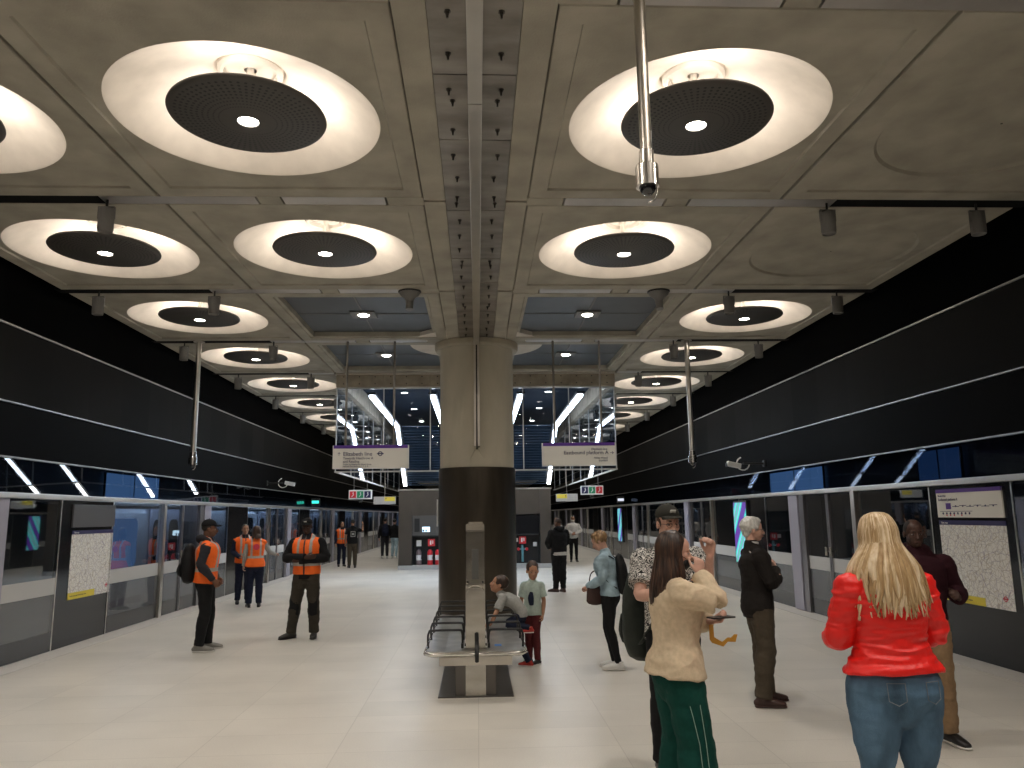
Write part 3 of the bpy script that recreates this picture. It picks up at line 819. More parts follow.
for i in range(1, 9):
    for x, nm in ((-3.70, 'inner left'), (-5.30, 'outer left'), (3.68, 'inner right'), (5.29, 'outer right')):
        o = sp0 if first else copy_tree(sp0); first = False
        o.location = (x, beamy(i), ZC)
        tag(o, f'grey cylindrical spotlight in the {nm} line, {ORD[i-1]} from the viewer', 'spotlight', f'grey spotlights of the {nm} line')
def make_horn(x, lb):
    r = empty('loudspeaker', (x, beamy(2), ZC), label=lb, cat='loudspeaker', group='small loudspeakers under the beam')
    bm = B(); lathe(bm, [(0, .02), (.16, .02), (.165, -.01), (.15, -.02)], seg=28); obj('base_ring', bm, M['dark_metal'], r)
    bm = B(); lathe(bm, [(.15, -.022), (.13, -.06), (.075, -.10), (.055, -.14), (.055, -.19)], seg=28); obj('bowl', bm, M['grey_paint'], r, smooth=True)
    bm = B(); cyl(bm, (0, -.0, -.13), (0, -.03, -.27), .05, .055); obj('barrel', bm, M['grey_paint'], r)
make_horn(-.95, 'round grey ceiling device at the corner of the dark bay left of the column')
make_horn(2.65, 'round grey ceiling device at the corner of the dark bay right of the column')

# ------------------------------------------------------------------ camera poles
def make_pole(x, y, zb, rad, lb):
    r = empty('camera_pole', (x, y, zb), label=lb, cat='camera pole', group='steel camera poles hanging from the ceiling')
    H = ZC-zb
    bm = B(); cyl(bm, (0, 0, .14), (0, 0, H+.05), rad, seg=24); obj('pole', bm, M['steel'], r, smooth=False)
    bm = B(); cyl(bm, (0, 0, H-.0), (0, 0, H+.03), rad*2.2, seg=24); obj('ceiling_flange', bm, M['steel'], r)
    k = rad/.034
    bm = B(); lathe(bm, [(rad, .25), (rad*1.25, .25), (rad*1.25, .16), (.064*k**.5, .16), (.066*k**.5, .155), (.066*k**.5, .03), (.05, .03)], seg=32); obj('collar', bm, M['steel_bright'], r)
    bm = B(); ell(bm, (0, 0, .03), (.048, .048, .05), seg=20); obj('dome', bm, mat('smoked_dome', (.01, .01, .012), .08, coat=1), r, smooth=True)
    bm = B(); tube(bm, [(.05, 0, .05), (.052, 0, .0), (.03, 0, -.05), (0, 0, -.06)], [.006]*4); obj('guard', bm, M['steel_bright'], r, smooth=True)
make_pole(.985, 4.15, 3.56, .034, 'nearest thick steel camera pole in front of the right-hand disc lamp')
make_pole(-5.04, 14.03, 2.68, .045, 'thin steel camera pole hanging before the left dark wall')
make_pole(3.93, 14.03, 2.62, .045, 'thin steel camera pole hanging before the right dark wall')

# ------------------------------------------------------------------ hanging platform signs
def arrow(bm, c, ang, s, d):
    q = Matrix.Rotation(ang, 3, 'Y')
    def seg(a, b_):
        a = q@V((a[0]*s, 0, a[1]*s)); b_ = q@V((b_[0]*s, 0, b_[1]*s)); tube(bm, [V(c)+a, V(c)+b_], [s*.11]*2, seg=6, sub=1, cap='flat')
    seg((0, -.9), (0, .9)); seg((-.65, .2), (0, .9)); seg((.65, .2), (0, .9))
def hanging_sign(x0, x1, z0, z1, lb, kind):
    xc = (x0+x1)/2; W = x1-x0; H = z1-z0
    r = empty('platform_sign', (xc, 14.03, z0), label=lb, cat='sign')
    bm = B(); box(bm, -W/2, W/2, -.05, .05, 0, H, bevel=.006); obj('sign_box', bm, M['signface'], r)
    bm = B(); box(bm, -W/2, W/2, -.054, -.048, H-.055, H+.002); obj('purple_band', bm, M['purple'], r)
    bm = B(); box(bm, -W/2-.012, W/2+.012, -.052, .052, -.015, -.001); box(bm, -W/2-.014, -W/2, -.052, .052, -.015, H); box(bm, W/2, W/2+.014, -.052, .052, -.015, H); obj('frame', bm, M['white'], r)
    for q in (-1, 1):
        bm = B(); xx = q*.43+(-.03 if x0 < 0 else .0); cyl(bm, (xx, 0, H), (xx, 0, ZC-z0+.05), .020, seg=12); obj('hanger', bm, M['steel_dull'], r)
    L = -W/2
    if kind == 'L':
        bm = B(); arrow(bm, (L+.10, -.055, .245), 0, .032, 0)
        cyl(bm, (L+.83, -.051, .248), (L+.83, -.056, .248), .042, seg=24); cyl(bm, (L+.83, -.051, .248), (L+.83, -.058, .248), .026, seg=24, mi=1); box(bm, L+.77, L+.89, -.060, -.050, .239, .257)
        obj('roundel', bm, [M['ink'], M['signface']], r)
        text('Elizabeth line', .098, (L+.17, -.055, .215), FRONT, M['ink'], r)
        text('Towards Heathrow A', .06, (L+.17, -.055, .15), FRONT, M['ink'], r)
        text('and Reading', .06, (L+.17, -.055, .092), FRONT, M['ink'], r)
        text('Trains to Heathrow depart from', .038, (L+.17, -.055, .048), FRONT, M['ink'], r)
        text('National Rail platforms 1, 3, 5, 8', .034, (L+.17, -.055, .014), FRONT, M['ink'], r)
    else:
        Rr = W/2
        bm = B(); arrow(bm, (Rr-.06, -.055, .215), PI/2, .036, 0); obj('arrow', bm, M['ink'], r)
        text('Elizabeth line', .055, (Rr-.14, -.055, .265), FRONT, M['ink'], r, 'RIGHT')
        text('Eastbound platform A', .092, (Rr-.12, -.055, .19), FRONT, M['ink'], r, 'RIGHT')
        text('Abbey Wood', .045, (Rr-.14, -.055, .11), FRONT, M['ink'], r, 'RIGHT')
        text('Shenfield', .045, (Rr-.14, -.055, .06), FRONT, M['ink'], r, 'RIGHT')
hanging_sign(-2.56, -1.24, 2.62, 3.02, 'white sign with purple top pointing up towards Heathrow, left of the column', 'L')
hanging_sign(1.19, 2.50, 2.63, 3.03, 'white sign with purple top reading Eastbound platform A, right of the column', 'R')

# smaller signs farther along
def pict_sign(x, y, z, flip, lb):
    r = empty('pictogram_sign', (x, y, z), label=lb, cat='sign')
    bm = B(); box(bm, -.35, .35, -.05, .05, 0, .28, bevel=.02); obj('sign_box', bm, M['white'], r)
    cols = [M['red'], mat('sign_green', (.02, .28, .12), .5), M['ink']]
    if flip: cols.reverse()
    for k, m_ in enumerate(cols):
        c = -.22+k*.22; bm = B(); box(bm, c-.095, c+.095, -.056, -.048, .04, .24); o = obj('tile', bm, m_, r)
        bm = B(); tube(bm, [(c-.03, -.06, .08), (c+.02, -.06, .14), (c, -.06, .18)], [.012]*3, seg=6); ell(bm, (c+.01, -.06, .205), (.014, .006, .014), seg=8); obj('pictogram', bm, M['white'], o)
    for q in (-.2, .2):
        bm = B(); cyl(bm, (q, 0, .27), (q, 0, ZC-z), .012, seg=8); obj('hanger', bm, M['steel_dull'], r)
    bm = B(); ell(bm, (0, 0, -.05), (.07, .07, .05), seg=12); obj('dome', bm, M['dark_metal'], r)
pict_sign(-3.55, 24.0, 2.29, False, 'small white hanging sign with red, green and navy tiles left of the glass screen')
pict_sign(3.53, 24.0, 2.34, True, 'small white hanging sign with navy, green and red tiles right of the glass screen')
def way_sign(x, y, z, s, lb):
    r = empty('exit_sign', (x, y, z), label=lb, cat='sign')
    bm = B(); box(bm, -.36, .36, -.05, .05, 0, .25, bevel=.01); obj('sign_box', bm, M['grey_paint'] if 0 else mat('grey_sign', (.42, .42, .42), .4), r)
    bm = B(); box(bm, *((.0, .34) if s < 0 else (-.34, .0)), -.056, -.048, .10, .235); obj('yellow_tile', bm, M['yellow'], r)
    bm = B(); arrow(bm, ((.05 if s < 0 else -.05), -.058, .168), 0, .04, 0); obj('arrow', bm, M['ink'], r)
    bm = B(); cyl(bm, (0, 0, .25), (0, 0, ZC-z), .014, seg=8); obj('hanger', bm, M['steel_dull'], r)
way_sign(-3.05, 26.0, 2.16, -1, 'grey hanging sign with a yellow tile beside the kiosk on its left')
way_sign(2.98, 26.0, 2.18, 1, 'grey hanging sign with a yellow tile beside the kiosk on its right')
def led_sign(s, y, lb, m_):
    r = empty('led_display', (s*(WX-.25), y, 2.16), label=lb, cat='display')
    bm = B(); box(bm, -.14, .14, -.08, .08, 0, .26, bevel=.01); obj('casing', bm, M['black'], r)
    bm = B(); box(bm, -.12, .12, -.086, -.079, .08, .18); obj('screen', bm, m_, r)
led_sign(-1, 27.5, 'small teal-lit display over the left doors beyond the hi-vis workers', M['teal'])
led_sign(1, 30.5, 'small pale display over the right doors beyond the man in white', emis('pale_screen', (.8, .85, 1), .7))
# two bracket cameras on the walls
def bracket_cam(s, y, lb):
    r = empty('security_camera', (s*(WX-.0), y, 2.72), label=lb, cat='security camera', group='bracket cameras on the dark walls')
    bm = B(); cyl(bm, (0, 0, 0), (-s*.45, 0, 0), .022, seg=12); cyl(bm, (0, 0, 0), (-s*.03, 0, 0), .07, seg=16); obj('arm', bm, M['dark_metal'], r)
    bm = B(); tube(bm, [(-s*.45+.13*math.cos(a), 0, .13*math.sin(a)) for a in [R(-250+i*25) for i in range(11)]], [.014]*11, side=(0, 1, 0), seg=8, sub=1); obj('cable_loop', bm, M['white'], r, smooth=True)
    bm = B(); q = Matrix.Rotation(R(12), 3, 'Y'); box(bm, -s*.5-.0, -s*.78, -.06, .06, -.07, .03, rot=q, bevel=.02); obj('housing', bm, M['white'], r)
    bm = B(); cyl(bm, (-s*.78, 0, -.02), (-s*.80, 0, -.02), .04, seg=16); obj('lens', bm, M['black'], r)
bracket_cam(-1, 22.0, 'white security camera on a bracket on the left dark wall')
bracket_cam(1, 15.6, 'white security camera on a bracket on the right dark wall')

# ------------------------------------------------------------------ escalator kiosk behind the column
KY = 26.6
def kiosk():
    bm = B(); z1 = 2.62
    # shell with niches left open: left niche x -2.15..-1.25, right niche 1.1..2.1 (z .12-1.08)
    def wallx(a, b_, z0, z1_, d=.06): box(bm, a+.004, b_-.004, KY, KY+d, z0+.004, z1_-.004)
    for a, b_ in ((-2.65, -2.2), (-.95, .95), (2.12, 2.5)): wallx(a, b_, .14, z1)
    wallx(-2.2, -.95, 1.78, z1); wallx(.95, 2.12, 1.78, z1)
    box(bm, -2.65, 2.5, KY+.42, 31.5, .14, z1)
    box(bm, -2.65, -2.6, KY+.06, KY+.42, .14, z1); box(bm, 2.45, 2.5, KY+.06, KY+.42, .14, z1); box(bm, -2.6, 2.45, KY+.06, KY+.42, z1-.04, z1)
    obj('wall_kiosk', bm, M['kiosk'], kind='structure')
    bm = B(); box(bm, -2.66, 2.51, KY-.01, 31.5, 0, .14); obj('baseboard_kiosk', bm, mat('pale_plinth', (.42, .41, .39), .5), kind='structure')
    bm = B(); box(bm, -2.68, 2.53, KY-.03, 31.5, z1, z1+.05); obj('trim_5', bm, M['steel'], kind='structure')
    bm = B()
    for a, b_ in ((-2.2, -.95), (.95, 2.12)):
        box(bm, a, b_, KY+.40, KY+.42, .14, 1.78); box(bm, a, a+.02, KY, KY+.42, .14, 1.78); box(bm, b_-.02, b_, KY, KY+.42, .14, 1.78)
        box(bm, a, b_, KY, KY+.42, 1.08, 1.12)
    obj('kiosk_niche', bm, M['black'], kind='structure')
    # left upper control panel
    r = empty('control_panel', (-1.58, KY, 1.12), label='grey control panel with a lit display above the extinguishers', cat='control panel')
    bm = B(); box(bm, -.60, .60, .0, .03, .0, .66, bevel=.005); obj('door', bm, M['kiosk_grey'], r)
    bm = B(); box(bm, -.53, -.36, -.03, .0, .12, .56); obj('handset_box', bm, M['black'], r)
    bm = B(); box(bm, -.27, -.02, -.008, .0, .12, .28); obj('display', bm, emis('display_blue', (.55, .8, 1), 2.2), r)
    bm = B(); box(bm, -.26, -.20, -.01, -.007, .13, .2); box(bm, -.17, -.12, -.01, -.007, .13, .2); obj('display_mark', bm, M['ink'], r)
    bm = B(); box(bm, 1.0, 2.08, KY+.0, KY+.02, 1.12, 1.74, bevel=.004); tag(obj('dark_screen', bm, M['panel_black']), 'black glossy screen panel in the kiosk wall right of the column', 'screen')
    # extinguishers
    e = empty('fire_extinguisher', (-1.60, KY+.22, .15), label='red fire extinguisher in the kiosk niche, middle of three', cat='fire extinguisher', group='fire extinguishers in the kiosk niche')
    bm = B(); lathe(bm, [(0, 0), (.085, 0), (.09, .02), (.09, .40), (.07, .47), (.03, .5), (0, .5)], seg=20); obj('cylinder', bm, M['red'], e, smooth=True)
    bm = B(); cyl(bm, (0, 0, .5), (0, 0, .56), .02, seg=8); box(bm, -.06, .04, -.012, .012, .55, .58); obj('valve', bm, M['black'], e)
    bm = B(); tube(bm, [(.03, -.05, .55), (.10, -.08, .42), (.09, -.09, .2)], [.012]*3, seg=6); obj('hose', bm, M['black'], e)
    bm = B(); lathe(bm, [(.0915, .15), (.0915, .32)], seg=20); obj('label_band', bm, M['white'], e)
    c = copy_tree(e); c.location = (-1.34, KY+.22, .15); c['label'] = 'red fire extinguisher in the kiosk niche, closest to the column'
    c = copy_tree(e); c.location = (-1.98, KY+.25, .15); c['label'] = 'dark fire extinguisher in the kiosk niche, farthest from the column'
    for ch in children(c):
        if ch.name.startswith('cylinder'): ch.data = ch.data.copy(); ch.data.materials[0] = mat('grey_enamel', (.22, .16, .16), .4)
    def redsign(x, z, lb):
        r = empty('safety_sign', (x, KY+.1, z), label=lb, cat='sign')
        bm = B(); box(bm, -.12, .12, -.005, .005, 0, .24); obj('plate', bm, M['red'], r)
        bm = B(); box(bm, -.05, .0, -.009, -.005, .05, .19); box(bm, .03, .06, -.009, -.005, .08, .19); obj('pictogram', bm, M['white'], r)
    redsign(-1.55, .76, 'red square fire sign above the extinguishers in the kiosk niche')
    redsign(1.52, .80, 'red square fire sign in the right kiosk niche')
    def unit(x, z, w_, h_, m_, lb, nm):
        bm = B(); box(bm, x-w_/2, x+w_/2, KY+.2, KY+.38, z, z+h_, bevel=.01); cyl(bm, (x, KY+.2, z+h_*.5), (x, KY+.17, z+h_*.5), min(w_, h_)*.25, seg=12); tag(obj(nm, bm, m_), lb, 'fixture', 'small fittings in the kiosk niches')
    unit(-1.98, .76, .16, .2, M['white'], 'small white box at the outer top of the left kiosk niche', 'alarm_box')
    unit(1.30, .86, .14, .12, M['white'], 'small white box beside the red sign, on the column side', 'alarm_box')
    unit(1.95, .70, .12, .14, M['white'], 'small white box at the outer edge of the right kiosk niche', 'alarm_box')
    r = empty('riser_valve', (1.52, KY+.2, .2), label='teal pipe riser with red taps under the red sign', cat='pipe')
    bm = B(); cyl(bm, (0, 0, 0), (0, 0, .56), .04, seg=12); cyl(bm, (-.14, 0, .42), (.14, 0, .42), .03, seg=12); obj('pipe', bm, mat('pipe_teal', (.12, .3, .34), .4), r)
    for q in (-.14, .14):
        bm = B(); cyl(bm, (q, -.02, .42), (q, -.09, .42), .05, seg=12); obj('tap', bm, M['red'], r)
kiosk()

# ------------------------------------------------------------------ bench with central steel upright
def bench():
    YB = 7.88
    r = empty('platform_bench', (-.025, YB, 0), label='stainless double-sided bench with black hoop armrests in front of the column', cat='bench')
    # tall tapering upright at the near end
    bm = B()
    def upright(y, bm):
        w0 = .098; w1 = .094
        pr = [(.0, .0), (.16, .0), (.16, 1.04), (.145, 1.10), (.10, 1.66), (.0, 1.66)]
        for (x0, x1, prf) in ((-w0, w0, [(0, 0), (.17, 0), (.17, 1.00), (.14, 1.075), (.03, 1.075), (0, 1.03)]), (-w1, w1, [(.02, 1.06), (.15, 1.06), (.13, 1.60), (.10, 1.665), (.055, 1.67), (.03, 1.60)])):
            a = [bm.verts.new((x0, y+p, z)) for p, z in prf]; b_ = [bm.verts.new((x1, y+p, z)) for p, z in prf]
            n = len(prf)
            for i in range(n): bm.faces.new((a[i], a[(i+1) % n], b_[(i+1) % n], b_[i]))
            bm.faces.new(a); bm.faces.new(b_)
    upright(.12, bm)
    bmesh.ops.recalc_face_normals(bm, faces=bm.faces)
    bmesh.ops.bevel(bm, geom=list(bm.edges), offset=.007, segments=2, affect='EDGES')
    obj('upright', bm, M['steel_dull'] if 0 else mat('upright_steel', (.56, .54, .50), .22, metal=1, noise_amt=.15, nscale=3, stretch=(1, 1, 3)), r)
    bm = B(); upright(2.55, bm); bmesh.ops.recalc_face_normals(bm, faces=bm.faces); obj('upright', bm, bpy.data.materials['upright_steel'], r)
    bm = B(); box(bm, -.035, .035, .135, .155, 1.12, 1.42, bevel=.008); obj('grille', bm, mat('speaker_grille', (.12, .12, .115), .5, metal=.4), r)
    bm = B(); cyl(bm, (-.075, .125, 1.095), (-.075, .16, 1.095), .01, seg=10); cyl(bm, (.075, .125, 1.095), (.075, .16, 1.095), .01, seg=10); obj('screws', bm, M['black'], r)
    # arch shaped recess on the upright
    bm = B(); tube(bm, [(-.088, .125, .99), (-.06, .12, 1.04), (0, .118, 1.06), (.06, .12, 1.04), (.088, .125, .99)], [.006]*5, side=(0, 1, 0)); obj('arch_trim', bm, M['steel_bright'], r, smooth=True)
    # rail beam, base plate, stems
    bm = B(); box(bm, -.36, .36, .10, .16, .30, .385, bevel=.005); box(bm, -.36, .36, 2.6, 2.66, .30, .385); box(bm, -.05, .05, .14, 2.7, .27, .36); obj('cross_beam', bm, M['steel'], r)
    bm = B(); box(bm, -.37, .37, .10, 2.95, .0, .012, bevel=.003); box(bm, -.20, -.10, .14, .20, .0, .30); box(bm, .10, .20, .14, .20, .0, .30); obj('base_plate', bm, M['dark_metal'] if 0 else mat('base_steel', (.16, .15, .14), .3, metal=.8), r)
    # seat slabs left and right, rounded outer nose
    for s in (-1, 1):
        bm = B()
        prf = [(.115, .435), (.115, .455), (.30, .445), (.44, .458), (.475, .455), (.49, .435), (.485, .41), (.46, .395), (.30, .405), (.13, .415)]
        n = len(prf)
        rows = []
        for y in (0, .03, .06, 1.4, 2.85):
            sh = {0: .10, .03: .03}.get(y, 0)
            rows.append([bm.verts.new((s*(x-(sh if x > .4 else 0)), y, z)) for x, z in prf])
        for a, b_ in zip(rows, rows[1:]):
            for i in range(n): bm.faces.new((a[i], a[(i+1) % n], b_[(i+1) % n], b_[i]))
        bm.faces.new(rows[0]); bm.faces.new(rows[-1])
        bmesh.ops.recalc_face_normals(bm, faces=bm.faces)
        obj('seat', bm, mat('seat_steel', (.58, .57, .55), .36, metal=1, noise_amt=.15, nscale=5) if s < 0 else bpy.data.materials['seat_steel'], r)
        # curved bright nosing round the near end
        bm = B(); tube(bm, [(s*.0, -.005, .425), (s*.36, -.005, .425), (s*.45, .015, .427), (s*.487, .09, .43), (s*.49, .3, .43), (s*.49, 2.85, .43)], [.02]*6, side=(0, 0, 1)); obj('nosing', bm, M['steel_bright'], r, smooth=True)
    bm = B(); box(bm, -.12, .12, .0, .12, .40, .45); obj('end_web', bm, M['steel'], r)
    # black hoops
    for s in (-1, 1):
        for k in range(6):
            y = .19+.53*k; bm = B()
            tube(bm, [(s*.47, y, .44), (s*.475, y, .56), (s*.46, y, .615), (s*.43, y, .625), (s*.17, y, .625), (s*.14, y, .612), (s*.13, y, .56), (s*.13, y, .44)], [.0115]*8, side=(0, 1, 0), seg=10)
            obj('armrest', bm, M['black'], r, smooth=True)
            bm = B(); cyl(bm, (s*.05, y, .40), (s*.13, y, .40), .015, seg=8); box(bm, s*.12, s*.145, y-.03, y+.03, .38, .50); obj('bracket', bm, M['dark_metal'], r)
    bm = B(); tube(bm, [(.01, .115, .60), (.012, .10, .50), (.012, -.02, .46), (.012, -.03, .36)], [(.02, .012)]*4, side=(1, 0, 0), seg=8); obj('black_strap', bm, M['rubber'], r, smooth=True)
    bm = B(); box(bm, .19, .26, .28, .36, .452, .456); obj('blue_sticker', bm, mat('sticker_blue', (.1, .3, .75), .5), r)
bench()

# ================================================================== people
def sub(a, b, t): return V(a)*(1-t)+V(b)*t
def make_skin(name, col): return mat(name, col, .5, spec=.35, noise_amt=.06, nscale=30)
SKIN_PALE = make_skin('skin_fair', (.58, .34, .26)); SKIN_TAN = make_skin('skin_tan', (.40, .21, .13)); SKIN_BROWN = make_skin('skin_brown', (.16, .075, .045)); SKIN_DARK = make_skin('skin_deep', (.055, .026, .018))
EYE_W = mat('eye_white', (.34, .31, .29), .4); EYE_D = mat('eye_dark', (.02, .012, .01), .2); LIP = mat('lips', (.38, .13, .11), .5); LIPD = mat('lips_deep', (.10, .035, .03), .5)
def cloth(name, col, **k):
    kw = dict(rough=.85, spec=.2, noise_amt=.08, nscale=40, bump=.25, bscale=220); kw.update(k); return mat(name, col, **kw)

class Person:
    def __init__(self, loc, rz, H, label, group=None, skin=SKIN_PALE, female=False, lean=0, slean=0, twist=0, yaw=0, pitch=0, roll=0, head=1.0, vox=.009,
                 el=None, wr=None, kn=None, an=None, ft=None, hands=None, hipy=0, broad=1.0, hip=1.0, drop=0, wel=None, wwr=None):
        """local frame: +y is forwards, +x is the person's right; lengths are for a 1.75 m adult and scaled to H"""
        self.k = H/1.75; self.root = empty('person', loc, rz, label=label, cat='person', group=group)
        self.f = female; self.lean = R(lean); self.slean = R(slean); self.twist = R(twist); self.vox = vox; self.skin = skin; self.hs = head
        self.broad, self.hipw, self.drop = broad, hip, drop
        sw = (.168 if female else .188)*broad
        D = V((0, 0, -drop))
        if wel: el = {q: self.loc(loc, rz, w_) for q, w_ in wel.items()}
        if wwr: wr = {q: self.loc(loc, rz, w_) for q, w_ in wwr.items()}
        self.sh = {1: self.bend((sw, 0, 1.385)), -1: self.bend((-sw, 0, 1.385))}
        self.el = {q: V((el or {}).get(q, self.bend((q*(sw+.055), -.02, 1.14)))) for q in (1, -1)}
        self.wr = {q: V((wr or {}).get(q, self.bend((q*(sw+.07), .06, .89)))) for q in (1, -1)}
        self.hipj = {q: V((q*.085*hip, hipy, .92-drop)) for q in (1, -1)}
        self.kn = {q: V((kn or {}).get(q, (q*.10, .015, .50))) for q in (1, -1)}
        self.an = {q: V((an or {}).get(q, (q*.105, -.02, .085))) for q in (1, -1)}
        self.ft = {q: R((ft or {}).get(q, -8*q)) for q in (1, -1)}
        self.neck = self.bend((0, -.01, 1.46)); self.hc = self.bend((0, .02, 1.625*1+.0*(head-1)+.05*(head-1)))
        self.hr = (Matrix.Rotation(R(yaw), 3, 'Z') @ Matrix.Rotation(R(-pitch), 3, 'X') @ Matrix.Rotation(R(roll), 3, 'Y'))
        piv = self.bend((0, -.01, 1.53)); self.hc = piv + self.hr @ V((0, .025, .095+.07*(head-1)))
        self.hands = hands or {}
        self.body()
    def bend(self, p):
        p = V(p); z0 = .98; t = max(0, min(1, (p.z-z0)/.40)); t = t*t*(3-2*t)*.35+t*.65
        q = p - V((0, 0, z0))
        m = Matrix.Rotation(-self.lean*min(1, .35+t*.65), 3, 'X') @ Matrix.Rotation(self.slean*t, 3, 'Y') @ Matrix.Rotation(self.twist*t, 3, 'Z') if p.z > z0 else Matrix.Identity(3)
        return m @ q + V((0, 0, z0-self.drop))
    def loc(self, l, rz, w_):
        return (Matrix.Rotation(-rz, 3, 'Z') @ (V(w_)-V(l)))/self.k
    def H(self, p): return self.hc + self.hr @ (V(p)*self.hs*.94)
    def add(self, name, me, m, smooth=True, parent=None, **k):
        if isinstance(me, bmesh.types.BMesh):
            x = bpy.data.meshes.new(name); me.normal_update(); me.to_mesh(x); me.free(); me = x
        me.transform(Matrix.Diagonal((self.k, self.k, self.k, 1)))
        return obj(name, me, m, parent or self.root, smooth=smooth, **k)
    # -- torso profile: (z, half width, half depth, y offset)
    def rings(self):
        b, h = self.broad, self.hipw
        if self.f: return [(.84, .135*h, .10*h, -.005), (.90, .172*h, .118*h, -.015), (.98, .160*h, .108*h, -.008), (1.09, .124*b, .092*b, .0), (1.20, .135*b, .102*b, .008), (1.29, .148*b, .118*b, .014), (1.38, .150*b, .098*b, 0), (1.43, .100*b, .070, -.01), (1.475, .050, .052, -.012)]
        return [(.84, .130*h, .10*h, -.005), (.90, .160*h, .112*h, -.012), (.98, .158*h, .108*h, -.005), (1.09, .145*b, .105*b, .0), (1.20, .158*b, .112*b, .004), (1.31, .170*b, .120*b, .006), (1.39, .155*b, .100*b, 0), (1.44, .098*b, .074, -.01), (1.475, .06, .058, -.012)]
    def torso(self, bm, t=0, z0=.84, z1=1.475, flare=0, cap='round', fl_d=0, neck=0):
        pts, rad = [], []
        rr_ = [r for r in self.rings() if z0-.0 <= r[0] <= z1]
        if rr_[0][0] > z0+.01:
            a = self.rings()[0]
            for r in self.rings():
                if r[0] < z0: a = r
            rr_.insert(0, (z0, rr_[0][1], rr_[0][2], rr_[0][3]))
        elif z0 < .84: rr_.insert(0, (z0, self.rings()[1][1], self.rings()[1][2], -.01))
        for z, rx, ry, yo in rr_:
            g = flare*max(0, (1.15-z)/.3); pts.append(self.bend((0, yo, z)))
            tt = t if z < 1.42 else t*.6
            rad.append((rx+tt+g, ry+tt+g*.8+fl_d))
        sd = Matrix.Rotation(self.twist*.6, 3, 'Z') @ V((1, 0, 0))
        tube(bm, pts, rad, side=sd, seg=28, cap=cap, cap2='round', sub=3)
        for q in (1, -1):   # shoulders
            tube(bm, [self.bend((q*.02, -.012, 1.445)), self.bend((q*.09, -.008, 1.418)), self.sh[q]], [(.050+t*.35, .042+t*.35), (.052+t*.4, .044+t*.4), (.050+t*.5, .046+t*.5)], side=(0, 1, 0), sub=2)
    def arm(self, bm, q, t=0, full=1.0, flare=0, bm_cap='round', loose=0):
        s, e, w_ = self.sh[q], self.el[q], self.wr[q]
        f = .90 if self.f else 1.0
        P = [s, sub(s, e, .35), sub(s, e, .75), e, sub(e, w_, .3), sub(e, w_, .7), w_]
        Rr = [.050*f, .047*f, .041*f, .038*f, .041*f, .032*f, .025*f]
        if full < 1:
            n = {.5: 3, .75: 5}.get(full, 3); P, Rr = P[:n], Rr[:n]
            if full == .5: P[-1] = sub(s, e, .72)
        rad = [r+t+loose*(i/len(Rr)) + (flare if i == len(Rr)-1 else 0) for i, r in enumerate(Rr)]
        tube(bm, P, [(a, a) for a in rad], side=(0, 1, 0) if abs((w_-s).normalized().y) < .8 else (1, 0, 0), cap='round', cap2=bm_cap, sub=3)
    def leg(self, bm, q, t=0, hem=0, wide=(0, 0, 0), z_end=None, cap2='round'):
        h, k, a = self.hipj[q], self.kn[q], self.an[q]
        g = 1.06*self.hipw if self.f else 1.0
        P = [h+V((0, 0, -.01)), sub(h, k, .3), sub(h, k, .7), k, sub(k, a, .3)+V((0, -.008, 0)), sub(k, a, .7), a]
        Rr = [.088*g, .082*g, .064*g, .054, .053, .040, .035]
        wv = [wide[0], wide[0], (wide[0]+wide[1])/2, wide[1], (wide[1]+wide[2])/2, wide[2], wide[2]+hem]
        tube(bm, P, [(r+t+w_, r+t+w_) for r, w_ in zip(Rr, wv)], side=(1, 0, 0), cap='round', cap2=cap2, sub=3, seg=18)
    def hand(self, bm, q):
        w_ = self.wr[q]; d, n, curl = self.hands.get(q, (None, None, 30))[:3]
        fa = (w_-self.el[q]).normalized()
        d = V(d).normalized() if d else (fa+V((0, .15, -.1))).normalized()
        n = V(n) if n else V((-q, 0, 0)); n = (n-d*n.dot(d)).normalized(); s = d.cross(n).normalized()
        f = .92 if self.f else 1.0
        th = q
        tube(bm, [w_-d*.01, w_+d*.03*f, w_+d*.088*f], [(.024*f, .019*f), (.036*f, .017*f), (.040*f, .014*f)], side=s, sub=2)
        K = w_+d*.085*f
        for i, (o, L) in enumerate(((.030, .070), (.010, .080), (-.010, .075), (-.029, .060))):
            o = o*th; p = K+s*o*f; dd = d.copy(); pts = [p-d*.02, p]
            for j, fr in enumerate((.42, .32, .26)):
                a = R(curl*(.8+.25*j+.08*i)); dd = (dd*math.cos(a)+n*math.sin(a)).normalized() if j == 0 else (Matrix.Rotation(a*(1 if s.dot(d.cross(n)) > 0 else -1), 3, s) @ dd)
                p = p+dd*L*fr*f*1.1; pts.append(p)
            rf = max(.0088, self.vox*.95)*f
            tube(bm, pts, [rf*1.08, rf*1.05, rf, rf*.93, rf*.82], side=s, sub=2, seg=8)
        b = w_+d*.022*f+s*th*.024*f
        d1 = (d*.72+s*th*.55+n*.42).normalized(); d2 = (d*.9+s*th*.12+n*.5).normalized()
        rf = max(.010, self.vox)*f
        tube(bm, [b, b+d1*.042*f, b+d1*.042*f+d2*.034*f, b+d1*.042*f+d2*.058*f], [rf*1.35, rf*1.15, rf, rf*.8], side=s, sub=2, seg=8)
